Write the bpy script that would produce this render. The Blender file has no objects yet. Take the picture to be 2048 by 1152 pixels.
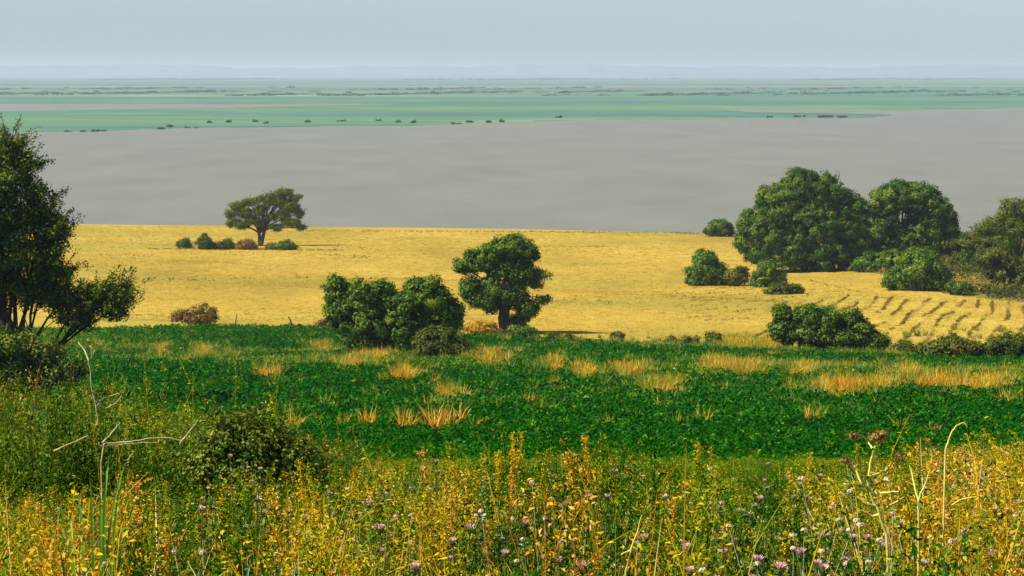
import bpy, math, random
import numpy as np
from mathutils import Vector

# ------------------------------------------------------------------ camera, sky, sun
S = bpy.context.scene
COL = S.collection
F = 4619.0                      # focal length in photo pixels (2048 wide)
CAMZ = 30.0                     # the lake lies at z = 0
PITCH = math.radians(5.33)
cd = bpy.data.cameras.new('camera'); cam = bpy.data.objects.new('camera', cd); COL.objects.link(cam)
cam.location = (0, 0, CAMZ); cam.rotation_euler = (math.pi/2 - PITCH, 0, 0)
cd.sensor_width = 36; cd.lens = 36*F/2048; cd.clip_start = 0.1; cd.clip_end = 90000
S.camera = cam

SUN_DIR = Vector((-0.90, -0.34, 0)).normalized()
SUN_EL = math.radians(48)
W = bpy.data.worlds.new('World'); S.world = W; W.use_nodes = True
nt = W.node_tree; nt.nodes.clear()
sky = nt.nodes.new('ShaderNodeTexSky'); sky.sky_type = 'NISHITA'; sky.sun_disc = False
sky.sun_elevation = SUN_EL; sky.sun_rotation = math.atan2(SUN_DIR.x, SUN_DIR.y)
sky.altitude = 0; sky.air_density = 1.0; sky.dust_density = 0.6; sky.ozone_density = 4.0
bg = nt.nodes.new('ShaderNodeBackground'); bg.inputs['Strength'].default_value = 0.073
wo = nt.nodes.new('ShaderNodeOutputWorld')
tnt = nt.nodes.new('ShaderNodeMix'); tnt.data_type = 'RGBA'; tnt.blend_type = 'MULTIPLY'; tnt.inputs[0].default_value = 1; tnt.inputs[7].default_value = (.87, .985, 1.17, 1)
nt.links.new(sky.outputs[0], tnt.inputs[6]); nt.links.new(tnt.outputs[2], bg.inputs['Color']); nt.links.new(bg.outputs[0], wo.inputs['Surface'])
ld = bpy.data.lights.new('sun', 'SUN'); ld.energy = 5.0; ld.angle = math.radians(0.5); ld.color = (1.0, 0.94, 0.82)
sun = bpy.data.objects.new('sun', ld); COL.objects.link(sun)
tosun = Vector((SUN_DIR.x*math.cos(SUN_EL), SUN_DIR.y*math.cos(SUN_EL), math.sin(SUN_EL)))
sun.rotation_euler = tosun.to_track_quat('Z', 'Y').to_euler(); sun.location = (-30, 0, 80)
S.view_settings.view_transform = 'Standard'; S.view_settings.look = 'None'
S.view_settings.exposure = 0.72; S.view_settings.gamma = 1
S.cycles.volume_bounces = 0
S.cycles.max_bounces = 6; S.cycles.transparent_max_bounces = 6

# ------------------------------------------------------------------ terrain as a function
_d = np.array([-400, -60, 0, 4, 12, 30, 60, 90, 120, 180, 250, 330, 420, 446, 470, 520, 700, 60000.])
_z = np.array([-6, -2.2, -1.6, -1.75, -2.9, -5.4, -9.5, -12.9, -16, -21.3, -25, -27.75, -29.45, -29.95, -30.8, -32, -33, -33.])
_ff = np.concatenate([np.arange(-400, 0, 2), np.arange(0, 800, 0.5)])
_tab = np.interp(_ff, _d, _z)
for _ in range(3):      # ease the kinks; wider easing farther out
    w = np.clip(np.abs(_ff)*0.06, 1, 14)
    _tab = (np.interp(_ff-w, _ff, _tab) + np.interp(_ff+w, _ff, _tab) + _tab*2)/4

def row_of(Y, drop=30.0):       # photo row of a point straight ahead
    return 576 + F*np.tan(np.arctan(drop/np.maximum(Y, .1)) - PITCH)
def col_of(X, Y): return 1024 + F*X/np.maximum(Y, .1)
def sn(x, y, s, k=0.):          # cheap smooth noise
    return (np.sin(x*s*1.0+1.3+k)*np.cos(y*s*1.13+.7*k) + .6*np.sin(x*s*2.3-y*s*1.7+2.1*k) + .35*np.cos(x*s*4.9+y*s*4.1+k))/1.95

def near_z(X, Y):
    X = np.asarray(X, float); Y = np.asarray(Y, float)
    sh = np.interp(X/np.maximum(np.abs(Y), 60), [-.35, -.19, 0, .08, .3], [16, 14, 0, -12, -14])   # shore runs farther out on the left
    t = np.clip((Y-200)/220, 0, 1)
    z = CAMZ + np.interp(Y - sh*t, _ff, _tab)
    z += 0.55*sn(X, Y, .045)*np.clip(Y/90-.3, 0, 1)*np.clip((430-Y)/120, 0, 1) + .06*sn(X, Y, .5, 2)*np.clip(Y/15, 0, 1)*np.clip((440-Y)/60, 0, 1)
    return z

def marsh_mask(X, Y):
    v = row_of(Y); u = col_of(X, Y)
    j = 1.8*sn(X, Y*.35, .012) + 1.3*sn(X, Y*.5, .05, 1) + .8*sn(X, Y*.2, .16, 3)
    vs = np.interp(u, [-3000, 0, 200, 400, 800, 950, 1100, 1650, 1750, 1790, 1830, 2048, 5000],
                      [272, 266, 263, 257, 251, 246, 240, 237, 234, 228, 219, 217, 212])
    land = (vs + j - v)/2.0
    inlet = np.minimum(v-219.5-j*.6, np.interp(u, [1400, 1500, 1750, 1900], [216, 225, 229, 232])-v)
    left = np.minimum(v-208-j*.6, np.interp(u, [-3000, 0, 400, 780, 850], [228, 223, 217, 209.5, 204])-v)
    pool = np.minimum(v-172-j*.3, 174.5+1.5*sn(X, Y*.1, .002, 4)-v)
    m = np.minimum(land, np.minimum(-inlet*1.0, -left*1.0))
    m = np.minimum(m, -pool*1.5+.1)
    return np.clip(m, -1, 1)

def ground_z(X, Y):
    X = np.asarray(X, float); Y = np.asarray(Y, float)
    z = near_z(X, Y)
    m = marsh_mask(X, Y)
    zf = np.where(m > 0, .05 + .75*m, 2.5*m)
    zf = np.where(np.abs(Y) > 12500, 1.0, zf)
    th = X/np.maximum(np.abs(Y), 1)
    ridge = 88 + 9*np.sin(th*31+1) + 6*np.sin(th*73) + 4*np.sin(th*190+2) + 2.5*np.sin(th*440)
    r2 = 52 + 7*np.sin(th*47+3) + 5*np.sin(th*120+1) + 3*np.sin(th*330)
    R = Y
    h = (ridge-18)*np.exp(-((R-14300)/700)**2) + r2*.25*np.exp(-((R-18500)/900)**2)
    zf = np.where(Y > 12500, 1.0 + h, zf)
    return np.where(Y > 760, zf, z)

def ray(px, py):
    dx = (px-1024)/F; dz = -(py-576)/F
    y = math.cos(PITCH) + dz*math.sin(PITCH); z = -math.sin(PITCH) + dz*math.cos(PITCH)
    return dx/y, z/y            # slope sideways, slope up, per metre forward
def on_ground(px, py):          # where the view ray meets the ground
    a, b = ray(px, py)
    Y = np.concatenate([np.arange(3, 700, .25), np.arange(700, 12500, 2.)])
    g = ground_z(a*Y, Y) - (CAMZ + b*Y)
    k = int(np.argmax(g > 0)) if (g > 0).any() else len(Y)-1
    return float(a*Y[k]), float(Y[k])
def at(px, py, Y):              # the point of the view ray at distance Y
    a, b = ray(px, py)
    return np.array([a*Y, Y, CAMZ + b*Y])

# ------------------------------------------------------------------ object helpers
def link(name, me, mat=None, parent=None):
    o = bpy.data.objects.new(name, me); COL.objects.link(o)
    if mat is not None: me.materials.append(mat)
    if parent is not None: o.parent = parent
    return o
def tag(o, label=None, cat=None, group=None, kind=None):
    for k, v in (('label', label), ('category', cat), ('group', group), ('kind', kind)):
        if v: o[k] = v
    return o
def empty(name, loc, label, cat, group=None):
    o = bpy.data.objects.new(name, None); COL.objects.link(o); o.location = loc
    return tag(o, label, cat, group)
def mesh_np(name, V, Fc, tint=None, smooth=False):
    """V (n,3); Fc (m,k) faces of one size; tint per vertex"""
    V = np.asarray(V, np.float32); Fc = np.asarray(Fc, np.int32)
    me = bpy.data.meshes.new(name)
    me.vertices.add(len(V)); me.vertices.foreach_set('co', V.ravel())
    k = Fc.shape[1]
    me.loops.add(Fc.size); me.loops.foreach_set('vertex_index', Fc.ravel())
    me.polygons.add(len(Fc)); me.polygons.foreach_set('loop_start', np.arange(0, Fc.size, k, dtype=np.int32))
    me.polygons.foreach_set('loop_total', np.full(len(Fc), k, np.int32))
    if smooth: me.polygons.foreach_set('use_smooth', np.ones(len(Fc), bool))
    if tint is not None:
        a = me.attributes.new('tint', 'FLOAT', 'POINT'); a.data.foreach_set('value', np.asarray(tint, np.float32))
    me.update(calc_edges=True)
    return me

# ------------------------------------------------------------------ materials
def new_mat(name):
    m = bpy.data.materials.new(name); m.use_nodes = True; m.node_tree.nodes.clear(); return m, m.node_tree
def N(t, kind, **kw):
    n = t.nodes.new(kind)
    for k, v in kw.items(): setattr(n, k, v)
    return n
def ramp(t, fac, stops):
    r = N(t, 'ShaderNodeValToRGB'); e = r.color_ramp.elements
    while len(e) < len(stops): e.new(.5)
    for i, (p, c) in enumerate(stops): e[i].position = p; e[i].color = (*c, 1)
    t.links.new(fac, r.inputs[0]); return r.outputs[0]
def mathn(t, op, a, b=None, c=None):
    n = N(t, 'ShaderNodeMath', operation=op)
    for i, v in enumerate((a, b, c)):
        if v is None: continue
        if isinstance(v, (int, float)): n.inputs[i].default_value = v
        else: t.links.new(v, n.inputs[i])
    return n.outputs[0]
def noise(t, vec, scale, detail=4, rough=.6, xyz=None):
    if xyz:
        mp = N(t, 'ShaderNodeMapping'); mp.inputs['Scale'].default_value = xyz
        t.links.new(vec, mp.inputs[0]); vec = mp.outputs[0]
    n = N(t, 'ShaderNodeTexNoise'); n.inputs['Scale'].default_value = scale
    n.inputs['Detail'].default_value = detail; n.inputs['Roughness'].default_value = rough
    t.links.new(vec, n.inputs['Vector']); return n.outputs['Fac']
def mix(t, fac, a, b, mode='MIX'):
    m = N(t, 'ShaderNodeMix', data_type='RGBA', blend_type=mode)
    for i, v in ((0, fac), (6, a), (7, b)):
        if isinstance(v, (int, float)): m.inputs[i].default_value = v
        elif isinstance(v, tuple): m.inputs[i].default_value = (*v, 1)
        else: t.links.new(v, m.inputs[i])
    return m.outputs[2]

def leaf_mat(name, stops, transl=.3, gloss=.04, rough=.45, inst=False):
    m, t = new_mat(name)
    a = N(t, 'ShaderNodeAttribute', attribute_name='tint', attribute_type='GEOMETRY')
    f = a.outputs['Fac']
    if inst:                    # half from the plant, half from the leaf
        b = N(t, 'ShaderNodeAttribute', attribute_name='itint', attribute_type='INSTANCER')
        f = mathn(t, 'MULTIPLY_ADD', f, .36, mathn(t, 'MULTIPLY_ADD', b.outputs['Fac'], 1.0, -.18))
    c = ramp(t, f, stops)
    d = N(t, 'ShaderNodeBsdfDiffuse'); tr = N(t, 'ShaderNodeBsdfTranslucent'); g = N(t, 'ShaderNodeBsdfGlossy')
    t.links.new(c, d.inputs['Color'])
    t.links.new(mix(t, 1.0, c, (1.0, 1.0, .5), 'MULTIPLY'), tr.inputs['Color'])
    g.inputs['Roughness'].default_value = rough; g.inputs['Color'].default_value = (.9, .95, .85, 1)
    m1 = N(t, 'ShaderNodeMixShader'); m1.inputs[0].default_value = transl
    t.links.new(d.outputs[0], m1.inputs[1]); t.links.new(tr.outputs[0], m1.inputs[2])
    m2 = N(t, 'ShaderNodeMixShader'); m2.inputs[0].default_value = gloss
    t.links.new(m1.outputs[0], m2.inputs[1]); t.links.new(g.outputs[0], m2.inputs[2])
    o = N(t, 'ShaderNodeOutputMaterial'); t.links.new(m2.outputs[0], o.inputs[0])
    return m
def rough_mat(name, colf, rough=.95, spec=.1, bump=None):
    m, t = new_mat(name)
    tc = N(t, 'ShaderNodeTexCoord'); p = N(t, 'ShaderNodeBsdfPrincipled')
    p.inputs['Roughness'].default_value = rough; p.inputs['Specular IOR Level'].default_value = spec
    c = colf(t, tc.outputs['Object'])
    if isinstance(c, tuple): p.inputs['Base Color'].default_value = (*c, 1)
    else: t.links.new(c, p.inputs['Base Color'])
    if bump:
        b = N(t, 'ShaderNodeBump'); b.inputs['Strength'].default_value = bump[1]; b.inputs['Distance'].default_value = bump[2]
        t.links.new(noise(t, tc.outputs['Object'], bump[0], 5), b.inputs['Height']); t.links.new(b.outputs[0], p.inputs['Normal'])
    o = N(t, 'ShaderNodeOutputMaterial'); t.links.new(p.outputs[0], o.inputs[0])
    return m

def c_gold(t, v):
    a = noise(t, v, .035, 6, .6, (1, .45, 1)); b = noise(t, v, .6, 6, .7); c = noise(t, v, .02, 3, .5, (1, 1.6, 1))
    base = ramp(t, a, [(.3, (.27, .185, .026)), (.45, (.40, .27, .036)), (.58, (.47, .32, .045)), (.74, (.52, .37, .065))])
    grain = ramp(t, b, [(.3, (.80, .77, .72)), (.55, (1, 1, 1))])
    g = mix(t, 1.0, base, grain, 'MULTIPLY')
    gm = ramp(t, c, [(.5, (0, 0, 0)), (.68, (.65, .65, .65))])
    g = mix(t, gm, g, (.27, .23, .03))
    # furrows of darker bare soil on the right-hand slope
    sp = N(t, 'ShaderNodeSeparateXYZ'); t.links.new(v, sp.inputs[0]); x, y = sp.outputs[0], sp.outputs[1]
    w = mathn(t, 'SUBTRACT', x, mathn(t, 'MULTIPLY', y, .235))
    w = mathn(t, 'ADD', w, mathn(t, 'MULTIPLY', noise(t, v, .06, 3), 2.2))
    sw = mathn(t, 'POWER', mathn(t, 'MULTIPLY_ADD', mathn(t, 'SINE', mathn(t, 'MULTIPLY', w, 3.307)), .5, .5), 4.)
    mk = mathn(t, 'MULTIPLY', mathn(t, 'GREATER_THAN', x, 19.), ramp(t, noise(t, v, .075, 4), [(.42, (0, 0, 0)), (.56, (1, 1, 1))]))
    ym = mathn(t, 'MULTIPLY', mathn(t, 'GREATER_THAN', y, 170.), mathn(t, 'LESS_THAN', mathn(t, 'ADD', y, mathn(t, 'MULTIPLY', noise(t, v, .05, 2), 30.)), 270.))
    return mix(t, mathn(t, 'MULTIPLY', mathn(t, 'MULTIPLY', sw, mk), mathn(t, 'MULTIPLY', ym, .8)), g, (.15, .10, .018))
def c_crop(t, v):
    return ramp(t, noise(t, v, .5, 5), [(.3, (.008, .03, .003)), (.7, (.02, .08, .005))])
def c_bank(t, v):
    return ramp(t, noise(t, v, 1.2, 6), [(.3, (.05, .035, .012)), (.55, (.10, .08, .02)), (.75, (.2, .14, .03))])
def c_scrub(t, v):
    return ramp(t, noise(t, v, .12, 6), [(.3, (.07, .075, .015)), (.55, (.20, .16, .03)), (.75, (.42, .29, .05))])
def c_marsh(t, v):
    a = noise(t, v, 1., 5, .55, (.0011, .0034, 1)); b = noise(t, v, 1., 6, .6, (.012, .03, 1))
    base = ramp(t, a, [(.34, (.07, .15, .12)), (.46, (.08, .18, .11)), (.58, (.12, .21, .10)), (.72, (.22, .28, .15))])
    return mix(t, 1.0, base, ramp(t, b, [(.3, (.6, .65, .6)), (.6, (1, 1, 1))]), 'MULTIPLY')
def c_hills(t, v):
    return ramp(t, noise(t, v, 1, 4, .5, (.0015, .0015, .01)), [(.3, (.14, .18, .20)), (.7, (.20, .24, .24))])  # distance haze is put into this pale bluish hill colour
M_gold = rough_mat('dry_field_surface', c_gold, .95, .05, (1.2, .6, .25))
M_crop = rough_mat('crop_soil', c_crop, .9, .1, (2, .8, .1))
M_bank = rough_mat('bank_soil', c_bank, .95, .05, (4, .8, .06))
M_scrub = rough_mat('scrub_ground', c_scrub, .95, .05, (1, .6, .3))
M_marsh = rough_mat('marsh_surface', c_marsh, .95, .05)
M_hills = rough_mat('hazed_hill_surface', c_hills, .95, .05)
M_path = rough_mat('pale_soil', lambda t, v: ramp(t, noise(t, v, 1.5, 5), [(.35, (.35, .27, .08)), (.6, (.75, .62, .3))]), .95, .05)

m, t = new_mat('lake_water'); M_water = m
tc = N(t, 'ShaderNodeTexCoord'); p = N(t, 'ShaderNodeBsdfPrincipled')
wc = ramp(t, noise(t, tc.outputs['Object'], 1, 8, .72, (.035, .012, 1)), [(.34, (.165, .145, .062)), (.5, (.19, .166, .075)), (.66, (.215, .184, .09))])
t.links.new(wc, p.inputs['Base Color']); p.inputs['Roughness'].default_value = .35; p.inputs['IOR'].default_value = 1.33
bm_ = N(t, 'ShaderNodeBump'); bm_.inputs['Strength'].default_value = .5; bm_.inputs['Distance'].default_value = .25
t.links.new(noise(t, tc.outputs['Object'], 1, 6, .65, (.25, .5, 1)), bm_.inputs['Height']); t.links.new(bm_.outputs[0], p.inputs['Normal'])
o = N(t, 'ShaderNodeOutputMaterial'); t.links.new(p.outputs[0], o.inputs[0])

# ------------------------------------------------------------------ the ground, split by what covers it
cropedge_u = [-3000, 0, 280, 450, 660, 900, 1100, 1300, 1500, 1750, 2048, 5000]
cropedge_v = [640, 640, 643, 650, 656, 668, 681, 691, 699, 708, 716, 720]
ridge_u = [1380, 1480, 1560, 1640, 1760, 1900, 2048, 5000]
ridge_v = [452, 472, 520, 537, 548, 588, 606, 700]
def v_of(X, Y): return row_of(Y, CAMZ - ground_z(X, Y))
def is_scrub(u, v): return (u > 1380) & (v < np.interp(u, ridge_u, ridge_v))

def terrain():
    th = np.concatenate([np.linspace(-1.5, -.36, 24)[:-1], np.linspace(-.36, .36, 361), np.linspace(.36, 1.5, 24)[1:]])
    ys = np.concatenate([np.linspace(2, 60, 117), np.linspace(60, 200, 150)[1:], np.linspace(200, 470, 150)[1:], np.linspace(470, 760, 12)[1:]])
    v = np.concatenate([np.arange(row_of(762.), 160, -.55)]); yf = 30/np.tan(np.arctan((v-576)/F)+PITCH)
    yf = yf[(yf > 762) & (yf < 12400)]
    ys = np.concatenate([ys, yf, np.linspace(12500, 13500, 4), np.linspace(13600, 24000, 46), [30000, 45000]])
    Y, TH = np.meshgrid(ys, th, indexing='ij')
    X = TH*np.maximum(Y, 3)
    Z = ground_z(X, Y)
    n, k = Y.shape
    V = np.stack([X, Y, Z], -1).reshape(-1, 3)
    i = np.arange(n*k).reshape(n, k)
    Q = np.stack([i[:-1, :-1], i[:-1, 1:], i[1:, 1:], i[1:, :-1]], -1).reshape(-1, 4)
    C = V[Q].mean(1); cx, cy = C[:, 0], C[:, 1]
    u = col_of(cx, cy); vv = v_of(cx, cy)
    edge = np.interp(u, cropedge_u, cropedge_v)
    kind = np.full(len(Q), 6)
    near = cy <= 760
    kind[near] = 2
    kind[near & is_scrub(u, vv)] = 3
    kind[near & (cy > 38) & (vv > edge) & (cy < 200)] = 1
    kind[near & (cy <= 38)] = 0
    kind[near & (kind == 2) & (vv < edge) & (vv > edge-3.5) & (u > 1225) & (u < 1765)] = 4
    kind[near & (cy > 446) & (C[:, 2] < -.3)] = 5
    kind[~near & (cy > 12450)] = 7
    for kk, (nm, mt) in enumerate([('weedy_bank', M_bank), ('crop_field', M_crop), ('dry_grass_field', M_gold), ('scrub_ground', M_scrub),
                                  ('dirt_path', M_path), ('lake_bed', M_bank), ('marsh', M_marsh), ('hills', M_hills)]):
        q = Q[kind == kk]
        if not len(q): continue
        ids, inv = np.unique(q, return_inverse=True)
        me = mesh_np(nm, V[ids], inv.reshape(-1, 4), smooth=True)
        tag(link(nm, me, mt), kind='structure')
    # the hilltop behind the camera
    xs = np.linspace(-140, 140, 41); yb = np.concatenate([np.linspace(-140, -6, 28), [-2, 2]])
    Yb, Xb = np.meshgrid(yb, xs, indexing='ij'); Vb = np.stack([Xb, Yb, near_z(Xb, Yb)], -1).reshape(-1, 3)
    ib = np.arange(Vb.shape[0]).reshape(len(yb), len(xs))
    tag(link('hilltop', mesh_np('hilltop', Vb, np.stack([ib[:-1, :-1], ib[:-1, 1:], ib[1:, 1:], ib[1:, :-1]], -1).reshape(-1, 4), smooth=True), M_bank), kind='structure')
terrain()
wv = [(-24000, 380, 0), (24000, 380, 0), (24000, 13000, 0), (-24000, 13000, 0)]
tag(link('lake_water', mesh_np('lake_water', wv, [[0, 1, 2, 3]]), M_water), kind='structure')

# haze: one closed box of air
hm, t = new_mat('haze_air'); pv = N(t, 'ShaderNodeVolumePrincipled'); pv.inputs['Color'].default_value = (.82, .95, .98, 1)
HAZE = 0.95e-4
pv.inputs['Density'].default_value = HAZE; pv.inputs['Anisotropy'].default_value = 0.1
o = N(t, 'ShaderNodeOutputMaterial'); t.links.new(pv.outputs[0], o.inputs['Volume'])
x0, x1, y0, y1, z0, z1 = -70000, 70000, -500, 50000, -6, 112
hv = [(x, y, z) for z in (z0, z1) for y in (y0, y1) for x in (x0, x1)]
hz = link('haze', mesh_np('haze', hv, [[0, 2, 3, 1], [4, 5, 7, 6], [0, 1, 5, 4], [2, 6, 7, 3], [0, 4, 6, 2], [1, 3, 7, 5]]), hm)
tag(hz, 'pale blue haze lying over the lake and the far shore', 'haze', kind='stuff')

# ------------------------------------------------------------------ plant geometry
def unit(v): return v/np.maximum(np.linalg.norm(v, axis=-1, keepdims=True), 1e-9)
def leaves(P, Nn, size, rng, aspect=.5, tint=None):
    """one pointed folded leaf (two triangles) at every point"""
    n = len(P); Nn = unit(Nn); r = unit(rng.normal(size=(n, 3)))
    a = unit(np.cross(Nn, r)); b = np.cross(Nn, a)
    s = (size*(.6+.8*rng.random(n)))[:, None] if np.isscalar(size) else (size*(.6+.8*rng.random(n)))[:, None]
    lift = Nn*s*.22*rng.random((n, 1))
    V = np.stack([P-a*s*.5, P-b*s*aspect*.5+lift, P+a*s*.5-lift*.5, P+b*s*aspect*.5+lift], 1).reshape(-1, 3)
    i = np.arange(n)[:, None]*4
    Fc = np.concatenate([i+[0, 1, 2], i+[0, 2, 3]], 1).reshape(-1, 3)
    tt = rng.random(n) if tint is None else tint
    return V, Fc, np.repeat(tt, 4)
def tube(pts, rad, n=6):
    pts = np.asarray(pts, float); rad = np.asarray(rad, float); k = len(pts)
    d = np.gradient(pts, axis=0); d = unit(d)
    ref = np.array([.3, 1, .2]); a = unit(np.cross(d, ref)); b = np.cross(d, a)
    an = np.linspace(0, 2*np.pi, n, endpoint=False)
    V = (pts[:, None] + rad[:, None, None]*(a[:, None]*np.cos(an)[None, :, None] + b[:, None]*np.sin(an)[None, :, None])).reshape(-1, 3)
    i = np.arange(k-1)[:, None]*n; j = np.arange(n)[None]; j2 = (j+1) % n
    Q = np.stack([i+j, i+j2, i+n+j2, i+n+j], -1).reshape(-1, 4)
    T = np.concatenate([Q[:, [0, 1, 2]], Q[:, [0, 2, 3]]])
    return V, T, np.full(len(V), .5)
def blade(p, dirv, L, w, bend, rng, seg=4):
    """curved tapering grass blade"""
    d = unit(np.asarray(dirv, float)); side = unit(np.cross(d, [0, 0, 1.]) + 1e-4); az = rng.random()*6.28
    side = unit(np.array([math.cos(az), math.sin(az), 0.]))
    hd = np.array([d[0], d[1], 0.]) ; hd = hd/max(np.linalg.norm(hd), 1e-6)
    ss = np.linspace(0, 1, seg+1); pts = np.asarray(p) + d*L*ss[:, None] + (hd*.8*bend*L - np.array([0, 0, bend*L*.55]))*(ss[:, None]**2.2)
    ww = w*(1-ss**1.5)*.5 + w*.03
    V = np.stack([pts-side*ww[:, None], pts+side*ww[:, None]], 1).reshape(-1, 3)
    i = np.arange(seg)[:, None]*2
    T = np.concatenate([i+[0, 1, 3], i+[0, 3, 2]])
    return V, T, np.full(len(V), rng.random())
def merge(parts):
    Vs, Fs, Ts, n = [], [], [], 0
    for V, Fc, T in parts:
        Vs.append(V); Fs.append(np.asarray(Fc)+n); Ts.append(T); n += len(V)
    return np.concatenate(Vs), np.concatenate(Fs), np.concatenate(Ts)
def wander(a, b, rng, k=6, amp=.08):
    a = np.asarray(a, float); b = np.asarray(b, float); L = np.linalg.norm(b-a); s = np.linspace(0, 1, k)[:, None]
    off = np.cumsum(rng.normal(size=(k, 3)), 0)*amp*L/k; off -= off[0]; off = off - s*off[-1]
    return a + (b-a)*s + off + np.array([0, 0, 1.])*np.sin(s*np.pi)*L*.05

def sphere_pts(n, rng): return unit(rng.normal(size=(n, 3)))

def crown_geo(blobs, rng, leaf, clump, cover=2.2, spread=.9, stray=.06, floor=None):
    """blobs: (centre, (rx, ry, rz)); leaves gathered in clumps near each blob's surface, sparser inside"""
    P, Nn, T = [], [], []
    for c, r in blobs:
        c = np.asarray(c); r = np.asarray(r); rm = r.mean()
        area = 4*math.pi*((r[0]*r[1])**1.6/3+(r[0]*r[2])**1.6/3+(r[1]*r[2])**1.6/3)**(1/1.6)
        ncl = max(5, int(area/(clump**2*2.6)*1.4))
        d = sphere_pts(ncl, rng)
        rad = np.where(rng.random(ncl) < .78, .74+.26*rng.random(ncl), .25+.5*rng.random(ncl))
        rad = rad*(1+.13*np.sin(d[:, 0]*5+c[0])*np.cos(d[:, 2]*6+c[2]))
        cc = c + d*r*rad[:, None]
        cs = clump*(.55+.9*rng.random(ncl))
        tcl = np.clip(.5+.22*rng.normal(size=ncl), 0, 1)
        nl = np.maximum(6, (cover*4*math.pi*cs**2*.5/(leaf**2*.5)).astype(int))
        idx = np.repeat(np.arange(ncl), nl)
        dd = sphere_pts(len(idx), rng)
        rr = (rng.random(len(idx))**.45)*spread*(1+.35*(rng.random(len(idx)) < stray*2)*rng.random(len(idx)))
        off = dd*cs[idx][:, None]*rr[:, None]; off[:, 2] *= .8
        P.append(cc[idx]+off); Nn.append(dd*1.1 + unit((cc[idx]-c)/r)*.7 + rng.normal(size=dd.shape)*.38 + np.array([0, 0, .3]))
        T.append(np.clip(tcl[idx]+.2*rng.normal(size=len(idx)), 0, 1))
    P = np.concatenate(P); Nn = np.concatenate(Nn); T = np.concatenate(T)
    if floor is not None:
        ok = P[:, 2] > floor; P, Nn, T = P[ok], Nn[ok], T[ok]
    return leaves(P, Nn, leaf, rng, .62, T)

G_DARK = [(0, (.012, .040, .001)), (.35, (.038, .100, .002)), (.65, (.10, .18, .003)), (1, (.23, .28, .005))]
G_OLIVE = [(0, (.025, .05, .003)), (.4, (.065, .095, .005)), (.7, (.12, .14, .008)), (1, (.23, .20, .02))]
G_FEATH = [(0, (.045, .085, .005)), (.5, (.11, .165, .008)), (1, (.24, .26, .018))]
G_BROWN = [(0, (.09, .05, .02)), (.5, (.22, .14, .035)), (1, (.42, .29, .06))]
G_GOLD = [(0, (.30, .14, .01)), (.5, (.52, .30, .02)), (1, (.75, .52, .07))]
L_dark = leaf_mat('broad_leaves', G_DARK, .3, .012, .55)
L_olive = leaf_mat('olive_leaves', G_OLIVE, .3, .008)
L_feath = leaf_mat('feathery_leaves', G_FEATH, .35, .0)
L_brown = leaf_mat('dry_twigs', G_BROWN, .2, .0)
L_near = leaf_mat('tree_leaves_near', [(0, (.015, .035, .003)), (.4, (.05, .10, .005)), (.7, (.14, .20, .008)), (1, (.36, .34, .02))], .35, .015)
M_bark = rough_mat('bark', lambda t, v: ramp(t, noise(t, v, 3, 6, .6, (1, 1, .3)), [(.3, (.03, .02, .012)), (.7, (.10, .07, .04))]), .9, .1, (8, .8, .03))

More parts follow.
